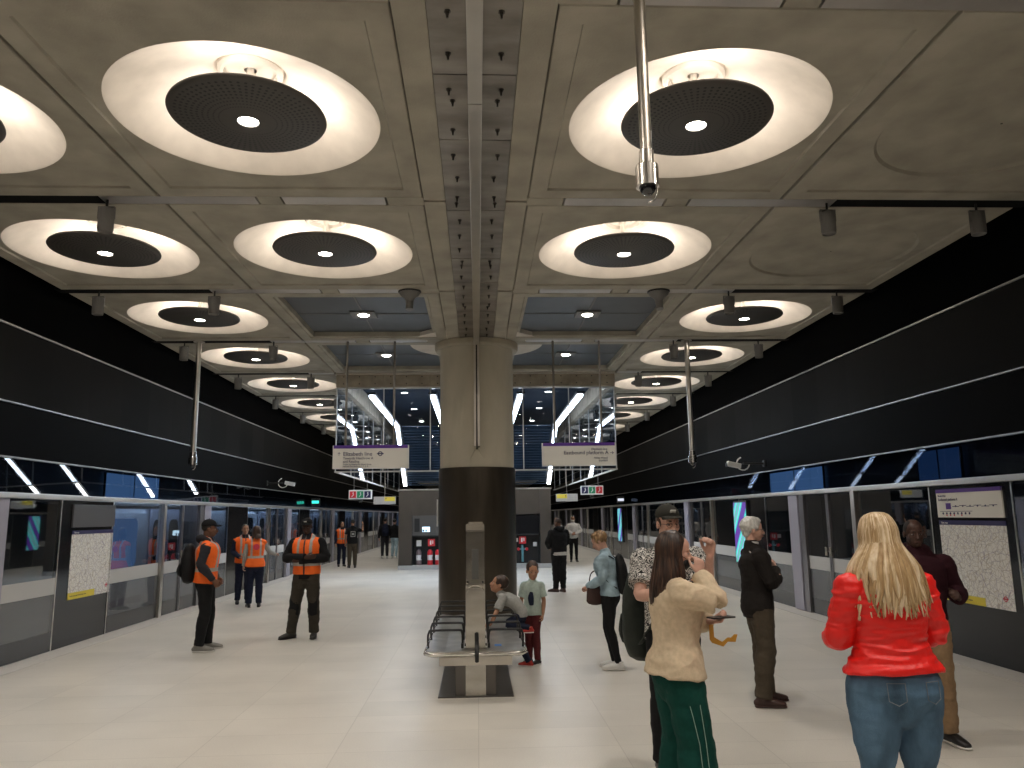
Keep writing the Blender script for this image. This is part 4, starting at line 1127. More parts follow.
    def body(self):
        bm = B(); self.torso(bm, 0)
        for q in (1, -1):
            self.arm(bm, q); self.leg(bm, q); self.hand(bm, q)
            a = self.an[q]; c, s_ = math.cos(self.ft[q]), math.sin(self.ft[q]); fd = V((-s_, c, 0))
            tube(bm, [a+V((0, 0, .0)), a-fd*.035+V((0, 0, -.045)), ], [.033, .032], sub=1)
            tube(bm, [a-fd*.03+V((0, 0, -.05)), a+fd*.06+V((0, 0, -.045)), a+fd*.16+V((0, 0, -.06))], [(.030, .028), (.036, .028), (.032, .016)], side=(1, 0, 0), sub=2)
        # neck and head
        hc = self.hc
        tube(bm, [self.bend((0, -.015, 1.40)), self.bend((0, -.012, 1.50)), hc+self.hr@V((0, -.025, -.04))], [.062 if not self.f else .055, .054 if not self.f else .046, .054 if not self.f else .048], sub=2, seg=18)
        E = lambda c, r: ell(bm, self.H(c), tuple(x*self.hs*.94 for x in r), self.hr, seg=24)
        T = lambda pts, rad: tube(bm, [self.H(p) for p in pts], [tuple(x*self.hs*.94 for x in r) if isinstance(r, tuple) else r*self.hs*.94 for r in rad], side=self.hr@V((1, 0, 0)), sub=2, seg=12)
        E((0, -.012, .035), (.077, .098, .092)); E((0, .022, -.03), (.062, .070, .085)); E((0, .045, -.085), (.036, .038, .030)); E((0, .02, .045), (.066, .075, .065))
        T([(0, .088, .012), (0, .104, -.022), (0, .110, -.036)], [.010, .013, .015]); E((.012, .098, -.038), (.010, .011, .008)); E((-.012, .098, -.038), (.010, .011, .008))
        T([(-.042, .074, .022), (0, .090, .026), (.042, .074, .022)], [.010, .011, .010])
        T([(-.02, .084, -.068), (0, .090, -.066), (.02, .084, -.068)], [.007, .011, .007]); E((.040, .055, -.02), (.022, .026, .026)); E((-.040, .055, -.02), (.022, .026, .026))
        for q in (1, -1): E((q*.078, -.012, -.005), (.009, .019, .030))
        me = remesh(bm, self.vox*(.85 if self.k > .9 else 1), 2)
        self.bodyo = self.add('body', me, self.skin)
        # eyes and lips
        for q in (1, -1):
            bm = B(); c = self.H((q*.030, .077, -.002)); ell(bm, c, (.0115*self.hs, .0088*self.hs, .0052*self.hs), self.hr, seg=12); ell(bm, self.H((q*.030, .0850, -.002)), (.0058*self.hs, .0028, .0050*self.hs), self.hr, seg=8, mi=1)
            self.add('eye', bm, [EYE_W, EYE_D])
        bm = B(); tube(bm, [self.H(p) for p in ((-.022, .087, -.068), (0, .0985, -.066), (.022, .087, -.068))], [.003, .0065, .003], sub=2, seg=8)
        self.add('lips', bm, LIPD if self.skin in (SKIN_DARK, SKIN_BROWN) else LIP)
        bm = B()
        for q in (1, -1): tube(bm, [self.H((q*.046, .074, .020)), self.H((q*.030, .0865, .025)), self.H((q*.014, .091, .022))], [.003, .0045, .003], sub=2, seg=6)
        self.brow = self.add('eyebrows', bm, EYE_D)
    # -- clothing
    def trousers(self, m, t=.014, wide=(.0, .005, .01), hem=0, fold=.006, zt=1.03, rise=0, seed=1, seatdrop=0, short=None):
        bm = B()
        for q in (1, -1): self.leg(bm, q, t, hem, wide, cap2='flat')
        pts, rad = [], []
        for z, rx, ry, yo in self.rings():
            if z < 1.0: pts.append(self.bend((0, yo, z))); rad.append((rx+t+wide[0]*.6, ry+t+wide[0]*.4))
        pts.append(self.bend((0, 0, zt))); rad.append((self.rings()[3][1]+.022, self.rings()[3][2]+.02))
        tube(bm, pts, rad, seg=24, cap='round', cap2='flat')
        me = remesh(bm, self.vox*1.0, 2); folds(me, fold, (7, 7, 13), seed)
        return self.add('trousers', me, m)
    def top(self, m, t=.02, z0=.90, sleeve=1.0, flare=0, cuff=0, fold=.007, fsc=(6, 6, 12), collar=.0, hood=False, name='jacket', seed=2, loose=0, mask=None, st=None, fl_d=0, sm=2, chooser=None):
        bm = B(); self.torso(bm, t, z0, 1.475, flare, cap='flat', fl_d=fl_d)
        st = t*.75 if st is None else st
        if sleeve:
            for q in (1, -1):
                self.arm(bm, q, st, sleeve, cuff, 'flat', loose)
                if cuff and sleeve == 1.0: pass
        if collar:
            c0 = self.bend((0, -.012, 1.45)); c1 = self.bend((0, -.004, 1.45+collar)); tube(bm, [c0, c1], [(.072, .070), (.066, .064)], cap='flat', sub=2, seg=20)
        if hood:
            tube(bm, [self.bend((-.10, .03, 1.47)), self.bend((-.085, -.06, 1.50)), self.bend((0, -.105, 1.49)), self.bend((.085, -.06, 1.50)), self.bend((.10, .03, 1.47))], [.03, .045, .058, .045, .03], side=(0, 0, 1), sub=3)
        me = remesh(bm, self.vox*1.0, sm); folds(me, fold, fsc, seed, mask)
        ms = m if isinstance(m, (list, tuple)) else [m]
        if chooser:
            for p in me.polygons: p.material_index = chooser(p.center)
            for x in ms: pass
        return self.add(name, me, ms)
    def vest(self, t=.042, seed=5, z0=.90, name='hi_vis_vest'):
        bm = B(); self.torso(bm, t, z0, 1.46, 0, cap='flat')
        me = remesh(bm, self.vox*.8, 2); folds(me, .006, (6, 6, 10), seed)
        inv = self
        def ch(c):
            z = c.z + self.drop; ax = abs(c.x)
            if c.y > 0 and ax < .008: return 2
            if 1.055 < z < 1.105: return 1
            if .075 < ax < .115 and z > 1.105 and z < 1.52: return 1
            if z > 1.44 and ax < .07 and c.y > .0: return 3
            return 0
        for p in me.polygons: p.material_index = ch(p.center)
        return self.add(name, me, [HV, SILV, HVT, DARKC])
    def shoes(self, m, sole=None, k=1.0):
        for q in (1, -1):
            a = self.an[q]; c, s_ = math.cos(self.ft[q]), math.sin(self.ft[q]); fd = V((-s_, c, 0)); sd = V((c, s_, 0))
            gz = a.z-.085
            base = V((a.x, a.y, gz))
            bm = B()
            tube(bm, [base+V((0, 0, .105))-fd*.01, base-fd*.02+V((0, 0, .06))], [(.042, .048), (.040, .05)], side=sd, sub=1, cap='flat')
            tube(bm, [base-fd*.055+V((0, 0, .043)), base+fd*.03+V((0, 0, .052)), base+fd*.12+V((0, 0, .043)), base+fd*.185+V((0, 0, .033))], [(.036*k, .036), (.040*k, .044), (.047*k, .034), (.036*k, .024)], side=sd, sub=3)
            me = remesh(bm, .007, 2); sh = self.add('shoe', me, m)
            bm = B(); tube(bm, [base-fd*.068+V((0, 0, .012)), base+fd*.02+V((0, 0, .012)), base+fd*.12+V((0, 0, .012)), base+fd*.20+V((0, 0, .014))], [(.036*k, .013), (.036*k, .013), (.049*k, .013), (.034*k, .012)], side=sd, sub=3)
            o = self.add('sole', bm, sole or m, parent=sh)
    def hair_cap(self, m, r=(.083, .098, .095), c=(0, -.024, .045), amp=.006, extra=(), name='hair', sc=(25, 25, 14), front=.02, seed=3):
        """close hair: a shell kept off the face"""
        bm = B(); ell(bm, self.H(c), tuple(x*self.hs*.94 for x in r), self.hr, seg=28)
        for cc, rr_ in extra: ell(bm, self.H(cc), tuple(x*self.hs*.94 for x in rr_), self.hr, seg=20)
        me = remesh(bm, .007, 1); folds(me, amp, sc, seed)
        return self.add(name, me, m)
    def locks(self, m, length, n=80, a0=-125, a1=125, rad=.014, out=.10, back=.13, seed=1, inward=0, wav=.01, front_z=None, cap_c=(0, -.02, .045)):
        rnd = random.Random(seed); bm = B()
        for i in range(n):
            ph = R(a0+(a1-a0)*(i+rnd.random())/n); u = V((math.sin(ph), -math.cos(ph), 0))
            p = [self.H((u.x*.014+rnd.uniform(-.008, .008), u.y*.02-.012, .1445)), self.H((u.x*.062, u.y*.078-.018, .122)), self.H((u.x*.090, u.y*.108-.020, .050)), self.H((u.x*.096, u.y*.112-.014, -.03))]
            L = length*rnd.uniform(.82, 1.05); z = p[-1].z
            e1 = V((self.hc.x+u.x*out*rnd.uniform(.85, 1.1), self.hc.y+min(u.y, .35)*back-.02, z-L*.4)); e2 = V((self.hc.x+u.x*out*rnd.uniform(.85, 1.25)*(1-inward), self.hc.y+min(u.y, .2)*back*1.08-.03, z-L*.75)); e3 = e2+V((rnd.uniform(-wav, wav), -.005, -L*.25))
            r_ = rad*rnd.uniform(.8, 1.25)
            tube(bm, p+[e1, e2, e3], [(r_*.6, .004), (r_, .006), (r_, .008), (r_, .009), (r_*.95, .009), (r_*.7, .007), (r_*.2, .002)], side=V((u.y, -u.x, 0)), sub=3, seg=7, mi=rnd.randrange(3) if isinstance(m, list) else 0)
        return self.add('hair', bm, m)
    def cap(self, m, logo=None):
        bm = B()
        ell(bm, self.H((0, -.012, .062)), tuple(x*self.hs*.94 for x in (.087, .108, .088)), self.hr, seg=28)
        for v in list(bm.verts):
            l = self.hr.inverted() @ (v.co-self.hc)/(self.hs*.94)
            if l.z < .052: v.co += self.hr @ V((0, 0, (.052-l.z)*self.hs*.94*.97))
        ell(bm, self.H((0, -.012, .152)), (.008, .008, .005), self.hr, seg=8)
        c = self.add('cap', bm, m)
        bm = B(); n = 16; t0, b0 = [], []
        for z, lst in ((.060, t0), (.053, b0)):
            for i in range(n+1):
                a = PI*(i/n); x = math.cos(a)
                lst.append((bm.verts.new(self.H((x*.078, .055+.035*math.sin(a), z+.006*math.sin(a)))), bm.verts.new(self.H((x*.072, .065+.105*math.sin(a), z-.006-.012*abs(x))))))
        for i in range(n):
            bm.faces.new((t0[i][0], t0[i][1], t0[i+1][1], t0[i+1][0])); bm.faces.new((b0[i][0], b0[i+1][0], b0[i+1][1], b0[i][1])); bm.faces.new((t0[i][1], b0[i][1], b0[i+1][1], t0[i+1][1])); bm.faces.new((t0[i][0], t0[i+1][0], b0[i+1][0], b0[i][0]))
        bmesh.ops.recalc_face_normals(bm, faces=bm.faces)
        self.add('brim', bm, m, parent=c)
        if logo:
            bm = B(); box(bm, -.02, .02, -.002, .002, -.012, .012); bm.transform(Matrix.Translation(self.H((0, .095, .095))) @ (self.hr @ Matrix.Rotation(R(-35), 3, 'X')).to_4x4()); self.add('badge', bm, logo, parent=c)
        return c
    def mask(self, m):
        bm = B(); ell(bm, self.H((0, .052, -.062)), tuple(x*self.hs for x in (.055, .052, .045)), self.hr, seg=20)
        o = self.add('face_mask', bm, m)
        bm = B()
        for q in (1, -1): tube(bm, [self.H((q*.045, .075, -.04)), self.H((q*.072, .03, -.02)), self.H((q*.083, -.01, .01))], [.0025]*3, sub=2, seg=6)
        self.add('ear_loop', bm, m, parent=o); return o
    def glasses(self, m):
        bm = B()
        for q in (1, -1):
            c = [self.H((q*.031+.022*math.cos(a), .096, -.004+.016*math.sin(a))) for a in [i*PI/5 for i in range(11)]]; tube(bm, c, [.0018]*11, sub=1, seg=6)
            tube(bm, [self.H((q*.053, .094, .002)), self.H((q*.075, .04, .004)), self.H((q*.082, -.01, .0))], [.0018]*3, sub=1, seg=6)
        tube(bm, [self.H((-.009, .098, .0)), self.H((.009, .098, .0))], [.0018]*2, sub=1, seg=6); return self.add('glasses', bm, m)

HV = mat('hi_vis_orange', (1.0, .16, .02), .6, noise_amt=.05, nscale=60, spec=.3); HV.node_tree.nodes['Principled BSDF'].inputs['Emission Strength'].default_value = 0
SILV = mat('reflective_tape', (.42, .40, .37), .35, spec=.6); HVT = mat('zip_dark', (.05, .03, .03), .5); DARKC = cloth('dark_lining', (.012, .012, .016))
BLACKC = cloth('black_cloth', (.011, .011, .012)); NAVY = cloth('navy_cloth', (.014, .018, .038)); CHAR = cloth('charcoal_cloth', (.028, .028, .034)); BROWNT = cloth('dark_olive_cargo', (.042, .036, .027)); KHAKI = cloth('khaki_cloth', (.26, .17, .095)); BLAZER = cloth('dark_blazer', (.016, .013, .012)); TAUPE = cloth('taupe_cloth', (.075, .06, .042))
BURG = cloth('burgundy_fleece', (.026, .005, .009)); BEIGE = cloth('beige_fleece', (.62, .50, .35), spec=.15); GREENT = cloth('bottle_green_twill', (.004, .052, .040)); DENIM_L = cloth('pale_denim', (.34, .46, .53), noise_amt=.18, nscale=12); DENIM = cloth('blue_denim', (.085, .155, .235), noise_amt=.35, nscale=9, stretch=(1, 1, .4))
RED = mat('red_quilted_nylon', (.80, .014, .010), .42, spec=.5, bump=.3, bscale=30); WHITEC = cloth('white_cotton', (.62, .60, .57)); GREYT = cloth('grey_tee', (.34, .34, .32)); MINT = cloth('pale_green_tee', (.42, .50, .45)); MAROON = cloth('maroon_cloth', (.11, .022, .024))
SH_BLACK = mat('black_leather', (.012, .011, .011), .4); SH_GREY = mat('grey_suede', (.22, .21, .19), .7); SH_WHITE = mat('white_leather', (.72, .72, .70), .5); SH_BROWN = mat('brown_leather', (.06, .028, .022), .4); SH_RED = mat('red_canvas', (.42, .03, .02), .6); SOLE_W = mat('white_sole', (.68, .66, .62), .6)
def hairm(n, c1, c2, st=(1, 1, .12)): return mat(n, c1, .42, spec=.45, col2=c2, nscale=60, stretch=st)
H_BLACK = hairm('black_hair', (.018, .013, .011), (.007, .006, .005)); H_BROWN = hairm('brown_hair', (.10, .05, .028), (.03, .015, .010)); H_DKBR = hairm('dark_brown_hair', (.055, .028, .018), (.014, .008, .006))
H_BL1 = hairm('blonde_hair', (.70, .54, .34), (.44, .30, .15)); H_BL2 = hairm('golden_hair', (.50, .34, .17), (.30, .18, .08)); H_BL3 = hairm('light_blonde_hair', (.80, .68, .50), (.60, .44, .26)); H_WHITE = hairm('white_hair', (.66, .65, .62), (.42, .41, .38), (1, 1, .5))

D180 = PI
# ---- hi-vis worker with the backpack, side on, looking right
p = Person((-3.72, 11.1, 0), R(-78), 1.74, 'person in black cap, orange hi-vis vest and black trousers, side-on with a backpack', skin=SKIN_BROWN,
           el={1: (.27, -.05, 1.15), -1: (-.27, -.05, 1.15)}, wr={1: (.22, .12, .95), -1: (-.22, .12, .95)}, hands={1: ((-.2, .5, -.8), (-1, 0, 0), 35), -1: ((.2, .5, -.8), (1, 0, 0), 35)}, yaw=6, kn={1: (.10, .02, .5), -1: (-.10, .05, .5)}, an={1: (.11, -.04, .085), -1: (-.12, .04, .085)})
p.trousers(BLACKC, wide=(.005, .012, .015), hem=.005); p.top(CHAR, t=.026, z0=.92, name='jacket', fold=.010, hood=True, seed=4); p.vest(t=.046, seed=6); p.hair_cap(H_BLACK, r=(.079, .097, .085), c=(0, -.02, .035), amp=.002); p.cap(BLACKC); p.shoes(SH_GREY, SOLE_W)
def backpack(loc, rz, w_, h, d, m, lb, lean=0, straps=True, trim=None):
    r = empty('backpack', loc, rz, label=lb, cat='backpack')
    r.rotation_euler = (lean, 0, rz)
    bm = B(); tube(bm, [(0, 0, 0), (0, -.01, h*.25), (0, -.015, h*.6), (0, 0, h*.92)], [(w_*.46, d*.5), (w_*.5, d*.56), (w_*.47, d*.5), (w_*.34, d*.34)], seg=20); me = remesh(bm, .012, 3); folds(me, .008, (9, 9, 9), 4); obj('bag_body', me, m, r, smooth=True)
    bm = B(); tube(bm, [(0, -d*.5, h*.06), (0, -d*.62, h*.2), (0, -d*.58, h*.40)], [(w_*.36, .025), (w_*.38, .04), (w_*.34, .02)], seg=16); obj('front_pocket', bm, m, r, smooth=True)
    if straps:
        for s in (-1, 1):
            bm = B(); tube(bm, [(s*w_*.25, d*.45, h*.92), (s*w_*.42, d*.95, h*1.02), (s*w_*.48, d*1.75, h*.85), (s*w_*.5, d*1.6, h*.45), (s*w_*.36, d*.5, h*.08)], [(.022, .006)]*5, side=(1, 0, 0), seg=8); obj('strap', bm, m, r, smooth=True)
    bm = B(); tube(bm, [(-.03, 0, h*.95), (0, 0, h*1.03), (.03, 0, h*.95)], [.007]*3, seg=6); obj('top_handle', bm, m, r, smooth=True)
    return r
BAGB = cloth('black_nylon', (.010, .010, .011), rough=.6); BAGG = cloth('dark_green_nylon', (.020, .026, .021), rough=.55, spec=.35)
backpack((-3.94, 11.05, .98), R(-78), .32, .42, .19, BAGB, 'black backpack worn by the side-on hi-vis worker at left', straps=False)
# ---- pair of hi-vis workers talking
p = Person((-4.93, 17.0, 0), R(-155), 1.64, 'person facing the camera in orange hi-vis vest over navy clothes, partly behind a colleague', skin=SKIN_TAN, wr={1: (.12, .22, 1.02), -1: (-.10, .24, 1.00)}, hands={1: ((-.6, .6, 0), (0, 0, -1), 45), -1: ((.6, .6, 0), (0, 0, -1), 45)}, pitch=-2)
p.trousers(NAVY, wide=(.004, .01, .012)); p.top(NAVY, t=.024, z0=.92); p.vest(); p.hair_cap(H_BLACK, r=(.081, .099, .09), c=(0, -.02, .045)); p.shoes(SH_BLACK)
p = Person((-4.50, 16.3, 0), R(20), 1.60, 'person with brown hair in orange hi-vis vest, back turned, one arm held out', skin=SKIN_PALE, female=True, el={1: (.30, .06, 1.18)}, wr={1: (.44, .26, 1.12)}, hands={1: ((.7, .7, 0), (0, 0, -1), 25)}, yaw=-12, pitch=4)
p.trousers(NAVY, wide=(.008, .012, .015)); p.top(GREYT, t=.022, z0=.95, name='shirt'); p.vest(t=.046, z0=.88); p.hair_cap(H_BROWN, r=(.085, .10, .095), extra=[((0, -.05, -.03), (.07, .06, .08))]); p.locks([H_BROWN, H_BROWN, H_DKBR], .14, n=46, out=.085, back=.11); p.shoes(SH_BLACK)
bm = B(); lathe(bm, [(.0, 0), (.065, 0), (.065, .004), (.0, .004)], seg=24); bm.transform(Matrix.Translation((0, -.165, 1.30)) @ Matrix.Rotation(R(90), 4, 'X')); p.add('back_badge', bm, mat('badge_pink', (.75, .05, .10), .5), smooth=False)
# ---- worker with folded arms
p = Person((-2.56, 12.05, 0), R(176), 1.74, 'person in black cap and orange hi-vis vest facing the camera with arms folded', skin=SKIN_DARK, broad=1.08, roll=4, pitch=4,
           el={1: (.30, .06, 1.17), -1: (-.30, .06, 1.17)}, wr={1: (-.04, .235, 1.185), -1: (.06, .215, 1.14)}, hands={1: ((-1, -.15, .10), (0, -1, 0), 18), -1: ((1, -.2, .05), (0, -1, 0), 30)},
           kn={1: (.155, .02, .5), -1: (-.125, .03, .5)}, an={1: (.20, .02, .085), -1: (-.13, -.02, .085)}, ft={1: -38, -1: 10})
p.trousers(BROWNT, wide=(.012, .02, .022), hem=.004, fold=.010); p.top(BLACKC, t=.028, z0=.86, name='sweater', collar=.03, st=.03); p.vest(t=.05, z0=.93); p.hair_cap(H_BLACK, r=(.079, .097, .085), c=(0, -.02, .035), amp=.002); p.cap(BLACKC, SOLE_W); p.shoes(mat('work_boot', (.03, .028, .026), .6), k=1.1)
bm = B()
for q in (1, -1):
    k = p.kn[q]; tube(bm, [k+V((0, .03, .07)), k+V((0, .045, -.02)), k+V((0, .025, -.14))], [(.07, .045), (.072, .048), (.066, .045)], seg=14)
p.add('knee_patches', bm, BLACKC)
# ---- far pair by the doors
p = Person((-4.95, 29.1, 0), R(-160), 1.60, 'distant person in orange hi-vis vest beside the one taking a photo', skin=SKIN_TAN, vox=.014)
p.trousers(NAVY); p.top(NAVY, t=.024, z0=.92); p.vest(); p.hair_cap(H_BLACK); p.shoes(SH_BLACK)
p = Person((-4.42, 28.2, 0), R(14), 1.68, 'distant person in black T-shirt with back print, raising a phone', skin=SKIN_TAN, vox=.013, el={1: (.36, .10, 1.32)}, wr={1: (.40, .22, 1.52)}, hands={1: ((0, .2, 1), (-1, 0, 0), 30)})
p.trousers(TAUPE, wide=(.008, .012, .012)); p.top(BLACKC, t=.026, z0=.88, sleeve=.5, name='t_shirt'); p.hair_cap(H_BLACK); p.shoes(SH_BLACK)
bm = B()
for a, b_, c, d in ((-.085, .085, 1.30, 1.32), (-.085, .085, 1.12, 1.14), (-.085, -.065, 1.12, 1.32), (.065, .085, 1.12, 1.32), (-.04, .04, 1.18, 1.26)): box(bm, a, b_, -.165, -.145, c, d)
p.add('back_print', bm, GREYT, smooth=False)
# ---- two far travellers left of the kiosk
p = Person((-3.98, 34.2, 0), R(10), 1.70, 'distant traveller with dark backpack and bare legs near the kiosk', skin=SKIN_PALE, vox=.015)
p.trousers(CHAR); p.top(BLACKC, t=.024); p.hair_cap(H_BLACK); p.shoes(SH_WHITE)
backpack((-3.94, 33.98, 1.02), R(10), .30, .42, .18, NAVY, 'dark backpack worn by the distant traveller near the kiosk', straps=False)
p = Person((-3.55, 34.0, 0), R(-30), 1.66, 'distant traveller in dark top and light blue jeans at the kiosk edge', skin=SKIN_PALE, vox=.015, female=True)
p.trousers(DENIM_L); p.top(BLACKC, t=.022); p.hair_cap(H_BLACK); p.shoes(SH_WHITE)

# ---- right half, far: shaven head in black, white shirts
p = Person((1.87, 18.2, 0), R(28), 1.68, 'person with shaved head in black hooded top and baggy black trousers, seen from behind', skin=SKIN_BROWN, vox=.010, broad=1.1, el={1: (.27, .03, 1.17), -1: (-.28, .05, 1.16)}, wr={1: (.16, .22, 1.05), -1: (-.12, .24, 1.05)}, yaw=20, kn={1: (.09, .02, .5), -1: (-.05, .05, .5)}, an={1: (.08, -.05, .085), -1: (-.06, .08, .085)}, ft={1: -10, -1: 30})
p.top(WHITEC, t=.034, z0=.87, sleeve=0, name='undershirt'); p.trousers(BLACKC, t=.02, wide=(.015, .03, .01), fold=.012); p.top(BLACKC, t=.046, z0=.94, hood=True, name='hooded_top', fold=.012, st=.035); p.shoes(SH_BROWN); p.hair_cap(mat('shaved_hair', (.045, .028, .02), .7), r=(.0785, .0985, .088), c=(0, -.014, .038), amp=.001)
p = Person((3.58, 29.4, 0), R(178), 1.70, 'distant person in white shirt, black trousers and face mask, hands clasped', skin=SKIN_TAN, vox=.012, el={1: (.30, .0, 1.18), -1: (-.30, .0, 1.18)}, wr={1: (.05, .20, 1.08), -1: (-.05, .20, 1.06)}, hands={1: ((-1, .1, -.1), (0, -1, 0), 35), -1: ((1, .1, -.1), (0, -1, 0), 35)})
p.trousers(BLACKC, wide=(0, 0, 0)); p.top(WHITEC, t=.026, z0=.88, name='shirt', collar=.02); p.hair_cap(H_BLACK); p.mask(SOLE_W); p.shoes(SH_BLACK, SOLE_W)
p = Person((2.93, 29.2, 0), R(150), 1.66, 'distant person in white top, mostly hidden behind the shaven-headed one', skin=SKIN_TAN, vox=.015)
p.trousers(BLACKC); p.top(WHITEC, t=.026, z0=.88, name='shirt'); p.hair_cap(H_BLACK); p.shoes(SH_WHITE)

# ---- short-haired person in pale denim jacket, looking down
p = Person((1.53, 9.25, 0), R(72), 1.56, 'person with short blond hair in pale denim jacket and black leggings, looking down', skin=SKIN_PALE, female=True, vox=.008, lean=6, pitch=26, broad=1.08,
           el={1: (.24, .04, 1.14), -1: (-.23, .06, 1.14)}, wr={1: (.10, .25, 1.03), -1: (-.10, .26, 1.03)}, hands={1: ((-.5, .8, -.2), (-.3, 0, -1), 45), -1: ((.5, .8, -.2), (.3, 0, -1), 45)},
           kn={1: (.07, .05, .5), -1: (-.07, .0, .5)}, an={1: (.08, -.03, .085), -1: (-.08, -.10, .085)})
p.trousers(BLACKC, t=.008, wide=(0, 0, 0), fold=.004); p.top(DENIM_L, t=.03, z0=.92, fold=.012, collar=.03, st=.028, sm=1); p.shoes(SH_WHITE, SOLE_W)
p.hair_cap(hairm('ash_blonde_hair', (.40, .25, .12), (.12, .065, .03)), r=(.094, .11, .098), c=(0, -.03, .048), amp=.012, extra=[((0, .02, .10), (.07, .06, .045))], sc=(30, 30, 18))
backpack((1.69, 9.20, .88), R(72), .28, .40, .12, BAGB, 'slim black backpack on the back of the denim-jacketed person', lean=-R(7), straps=True)
r = empty('handbag', (1.37, 9.22, .76), R(20), label='dark brown handbag held in front of the denim-jacketed person', cat='handbag')
bm = B(); tube(bm, [(0, 0, 0), (0, 0, .11), (0, 0, .20)], [(.13, .05), (.12, .048), (.10, .025)], seg=18); me = remesh(bm, .01, 3); obj('bag_body', me, mat('brown_hide', (.055, .026, .022), .45), r, smooth=True)
bm = B(); tube(bm, [(-.09, 0, .18), (-.06, .01, .30), (0, 0, .34), (.06, .01, .30), (.09, 0, .18)], [.007]*5, seg=8); obj('handle', bm, bpy.data.materials['brown_hide'], r, smooth=True)

# ---- man in cap and patterned shirt with big backpack
def shirt_mat():
    m = mat('black_white_print', (.7, .7, .68), .8, spec=.2); nt = m.node_tree; b = nt.nodes['Principled BSDF']
    tc = nt.nodes.new('ShaderNodeTexCoord'); n = nt.nodes.new('ShaderNodeTexNoise'); n.inputs['Scale'].default_value = 16; n.inputs['Detail'].default_value = 1; n.inputs['Distortion'].default_value = 2.2
    nt.links.new(tc.outputs['Object'], n.inputs[0]); cr = nt.nodes.new('ShaderNodeValToRGB'); cr.color_ramp.interpolation = 'CONSTANT'
    e = cr.color_ramp.elements; e[0].color = (.012, .012, .012, 1); e[1].position = .40; e[1].color = (.66, .64, .6, 1)
    for q, c in ((.46, (.012, .012, .012, 1)), (.52, (.66, .64, .6, 1)), (.58, (.012, .012, .012, 1)), (.66, (.66, .64, .6, 1))):
        x = e.new(q); x.color = c
    nt.links.new(n.outputs[0], cr.inputs[0]); nt.links.new(cr.outputs[0], b.inputs['Base Color']); return m
p = Person((1.36, 5.60, 0), R(-166), 1.80, 'person in dark cap and black-and-white patterned shirt, behind the one in the beige jacket', skin=SKIN_PALE, vox=.007, pitch=1, yaw=-4, broad=1.06,
           wel={1: (1.10, 5.40, 1.20), -1: (1.56, 5.38, 1.19)}, wwr={1: (1.33, 5.20, 1.24), -1: (1.55, 5.24, 1.46)}, hands={1: ((-.8, .3, .2), (0, .3, 1), 40), -1: ((-.1, .1, 1), (.8, .3, 0), 45)})
p.trousers(BLACKC, wide=(.01, .015, .015)); p.top(shirt_mat(), t=.03, z0=.86, sleeve=.5, name='shirt', fold=.010, collar=.03, st=.034, cuff=.012); p.hair_cap(H_BROWN, r=(.080, .099, .085), c=(0, -.022, .03), amp=.002); p.cap(cloth('dark_khaki_cap', (.035, .034, .028)), SOLE_W); p.glasses(mat('thin_frame', (.05, .04, .04), .3)); p.shoes(SH_BLACK)
p.hair_cap(hairm('ginger_beard', (.30, .15, .08), (.16, .08, .04)), r=(.050, .045, .040), c=(0, .040, -.088), amp=.004, name='beard')
backpack((1.20, 5.80, .80), R(-150), .34, .56, .20, BAGG, 'large dark green backpack worn by the person in the dark cap', straps=True)

# ---- beige jacket, green trousers, mask
p = Person((1.14, 4.62, 0), R(-84), 1.64, 'person with long brown hair in beige jacket and green trousers, adjusting a black mask', skin=SKIN_PALE, female=True, vox=.0065, broad=1.0, yaw=-6, pitch=4,
           wel={1: (1.33, 4.43, 1.26), -1: (1.27, 4.80, 1.10)}, wwr={1: (1.27, 4.52, 1.40), -1: (1.33, 4.60, 1.13)}, hands={1: ((-.25, .15, .95), (-.8, -.1, 0), 42), -1: ((.5, .8, .1), (.2, 0, 1), 40)},
           kn={1: (.13, .05, .5), -1: (-.09, .03, .5)}, an={1: (.19, .06, .085), -1: (-.09, -.02, .085)}, ft={1: -12, -1: 5})
p.trousers(GREENT, t=.022, wide=(.012, .035, .05), hem=.01, fold=.009)
THREADP = cloth('pale_thread', (.30, .42, .36))
for q in (1, -1):
    h, k, a = p.hipj[q], p.kn[q], p.an[q]
    for o in (-1, 1):
        bm = B(); tube(bm, [sub(h, k, .25)+V((q*.112*1.0, o*.035, 0)), k+V((q*.108, o*.02, .05)), sub(k, a, .6)+V((q*.112, o*.02, 0)), a+V((q*.118, o*.02, .01))], [.0022]*4, sub=2, seg=6); p.add('seam_stitching', bm, THREADP)
p.top(BEIGE, t=.040, z0=.89, fold=.010, fsc=(6, 6, 8), collar=.03, st=.036, flare=.030, loose=-.004, cuff=-.012, seed=9, mask='ridge')
p.hair_cap(H_DKBR, r=(.086, .103, .099), c=(0, -.026, .042), amp=.003)
p.locks([H_DKBR, H_BROWN, H_DKBR], .30, n=110, a0=-112, a1=104, out=.105, back=.125, rad=.013, seed=5, wav=.02)
p.mask(mat('black_mask', (.012, .012, .014), .7))
for nm, (o, m_) in dict(phone=((0, 0, 0), None)).items():
    r = empty('phone', (1.385, 4.53, 1.155), R(20), label='dark phone held low in front of the beige jacket', cat='phone')
    bm = B(); box(bm, -.075, .075, -.036, .036, 0, .010, bevel=.004, rot=None); obj('phone_body', bm, SH_BLACK, r)
r = empty('wrist_strap_toy', (1.40, 4.54, 1.06), R(-20), label='mustard yellow angular strap dangling below the held phone', cat='strap')
r.name = 'yellow_strap'
bm = B(); pts = [(x*.62, z*.62) for x, z in [(-.09, .09), (-.09, -.02), (-.02, -.06), (.03, -.02), (.06, -.02), (.09, .01), (.12, .01), (.10, -.055), (.03, -.055), (-.01, -.10), (-.11, -.07), (-.13, -.04), (-.13, .09)]]
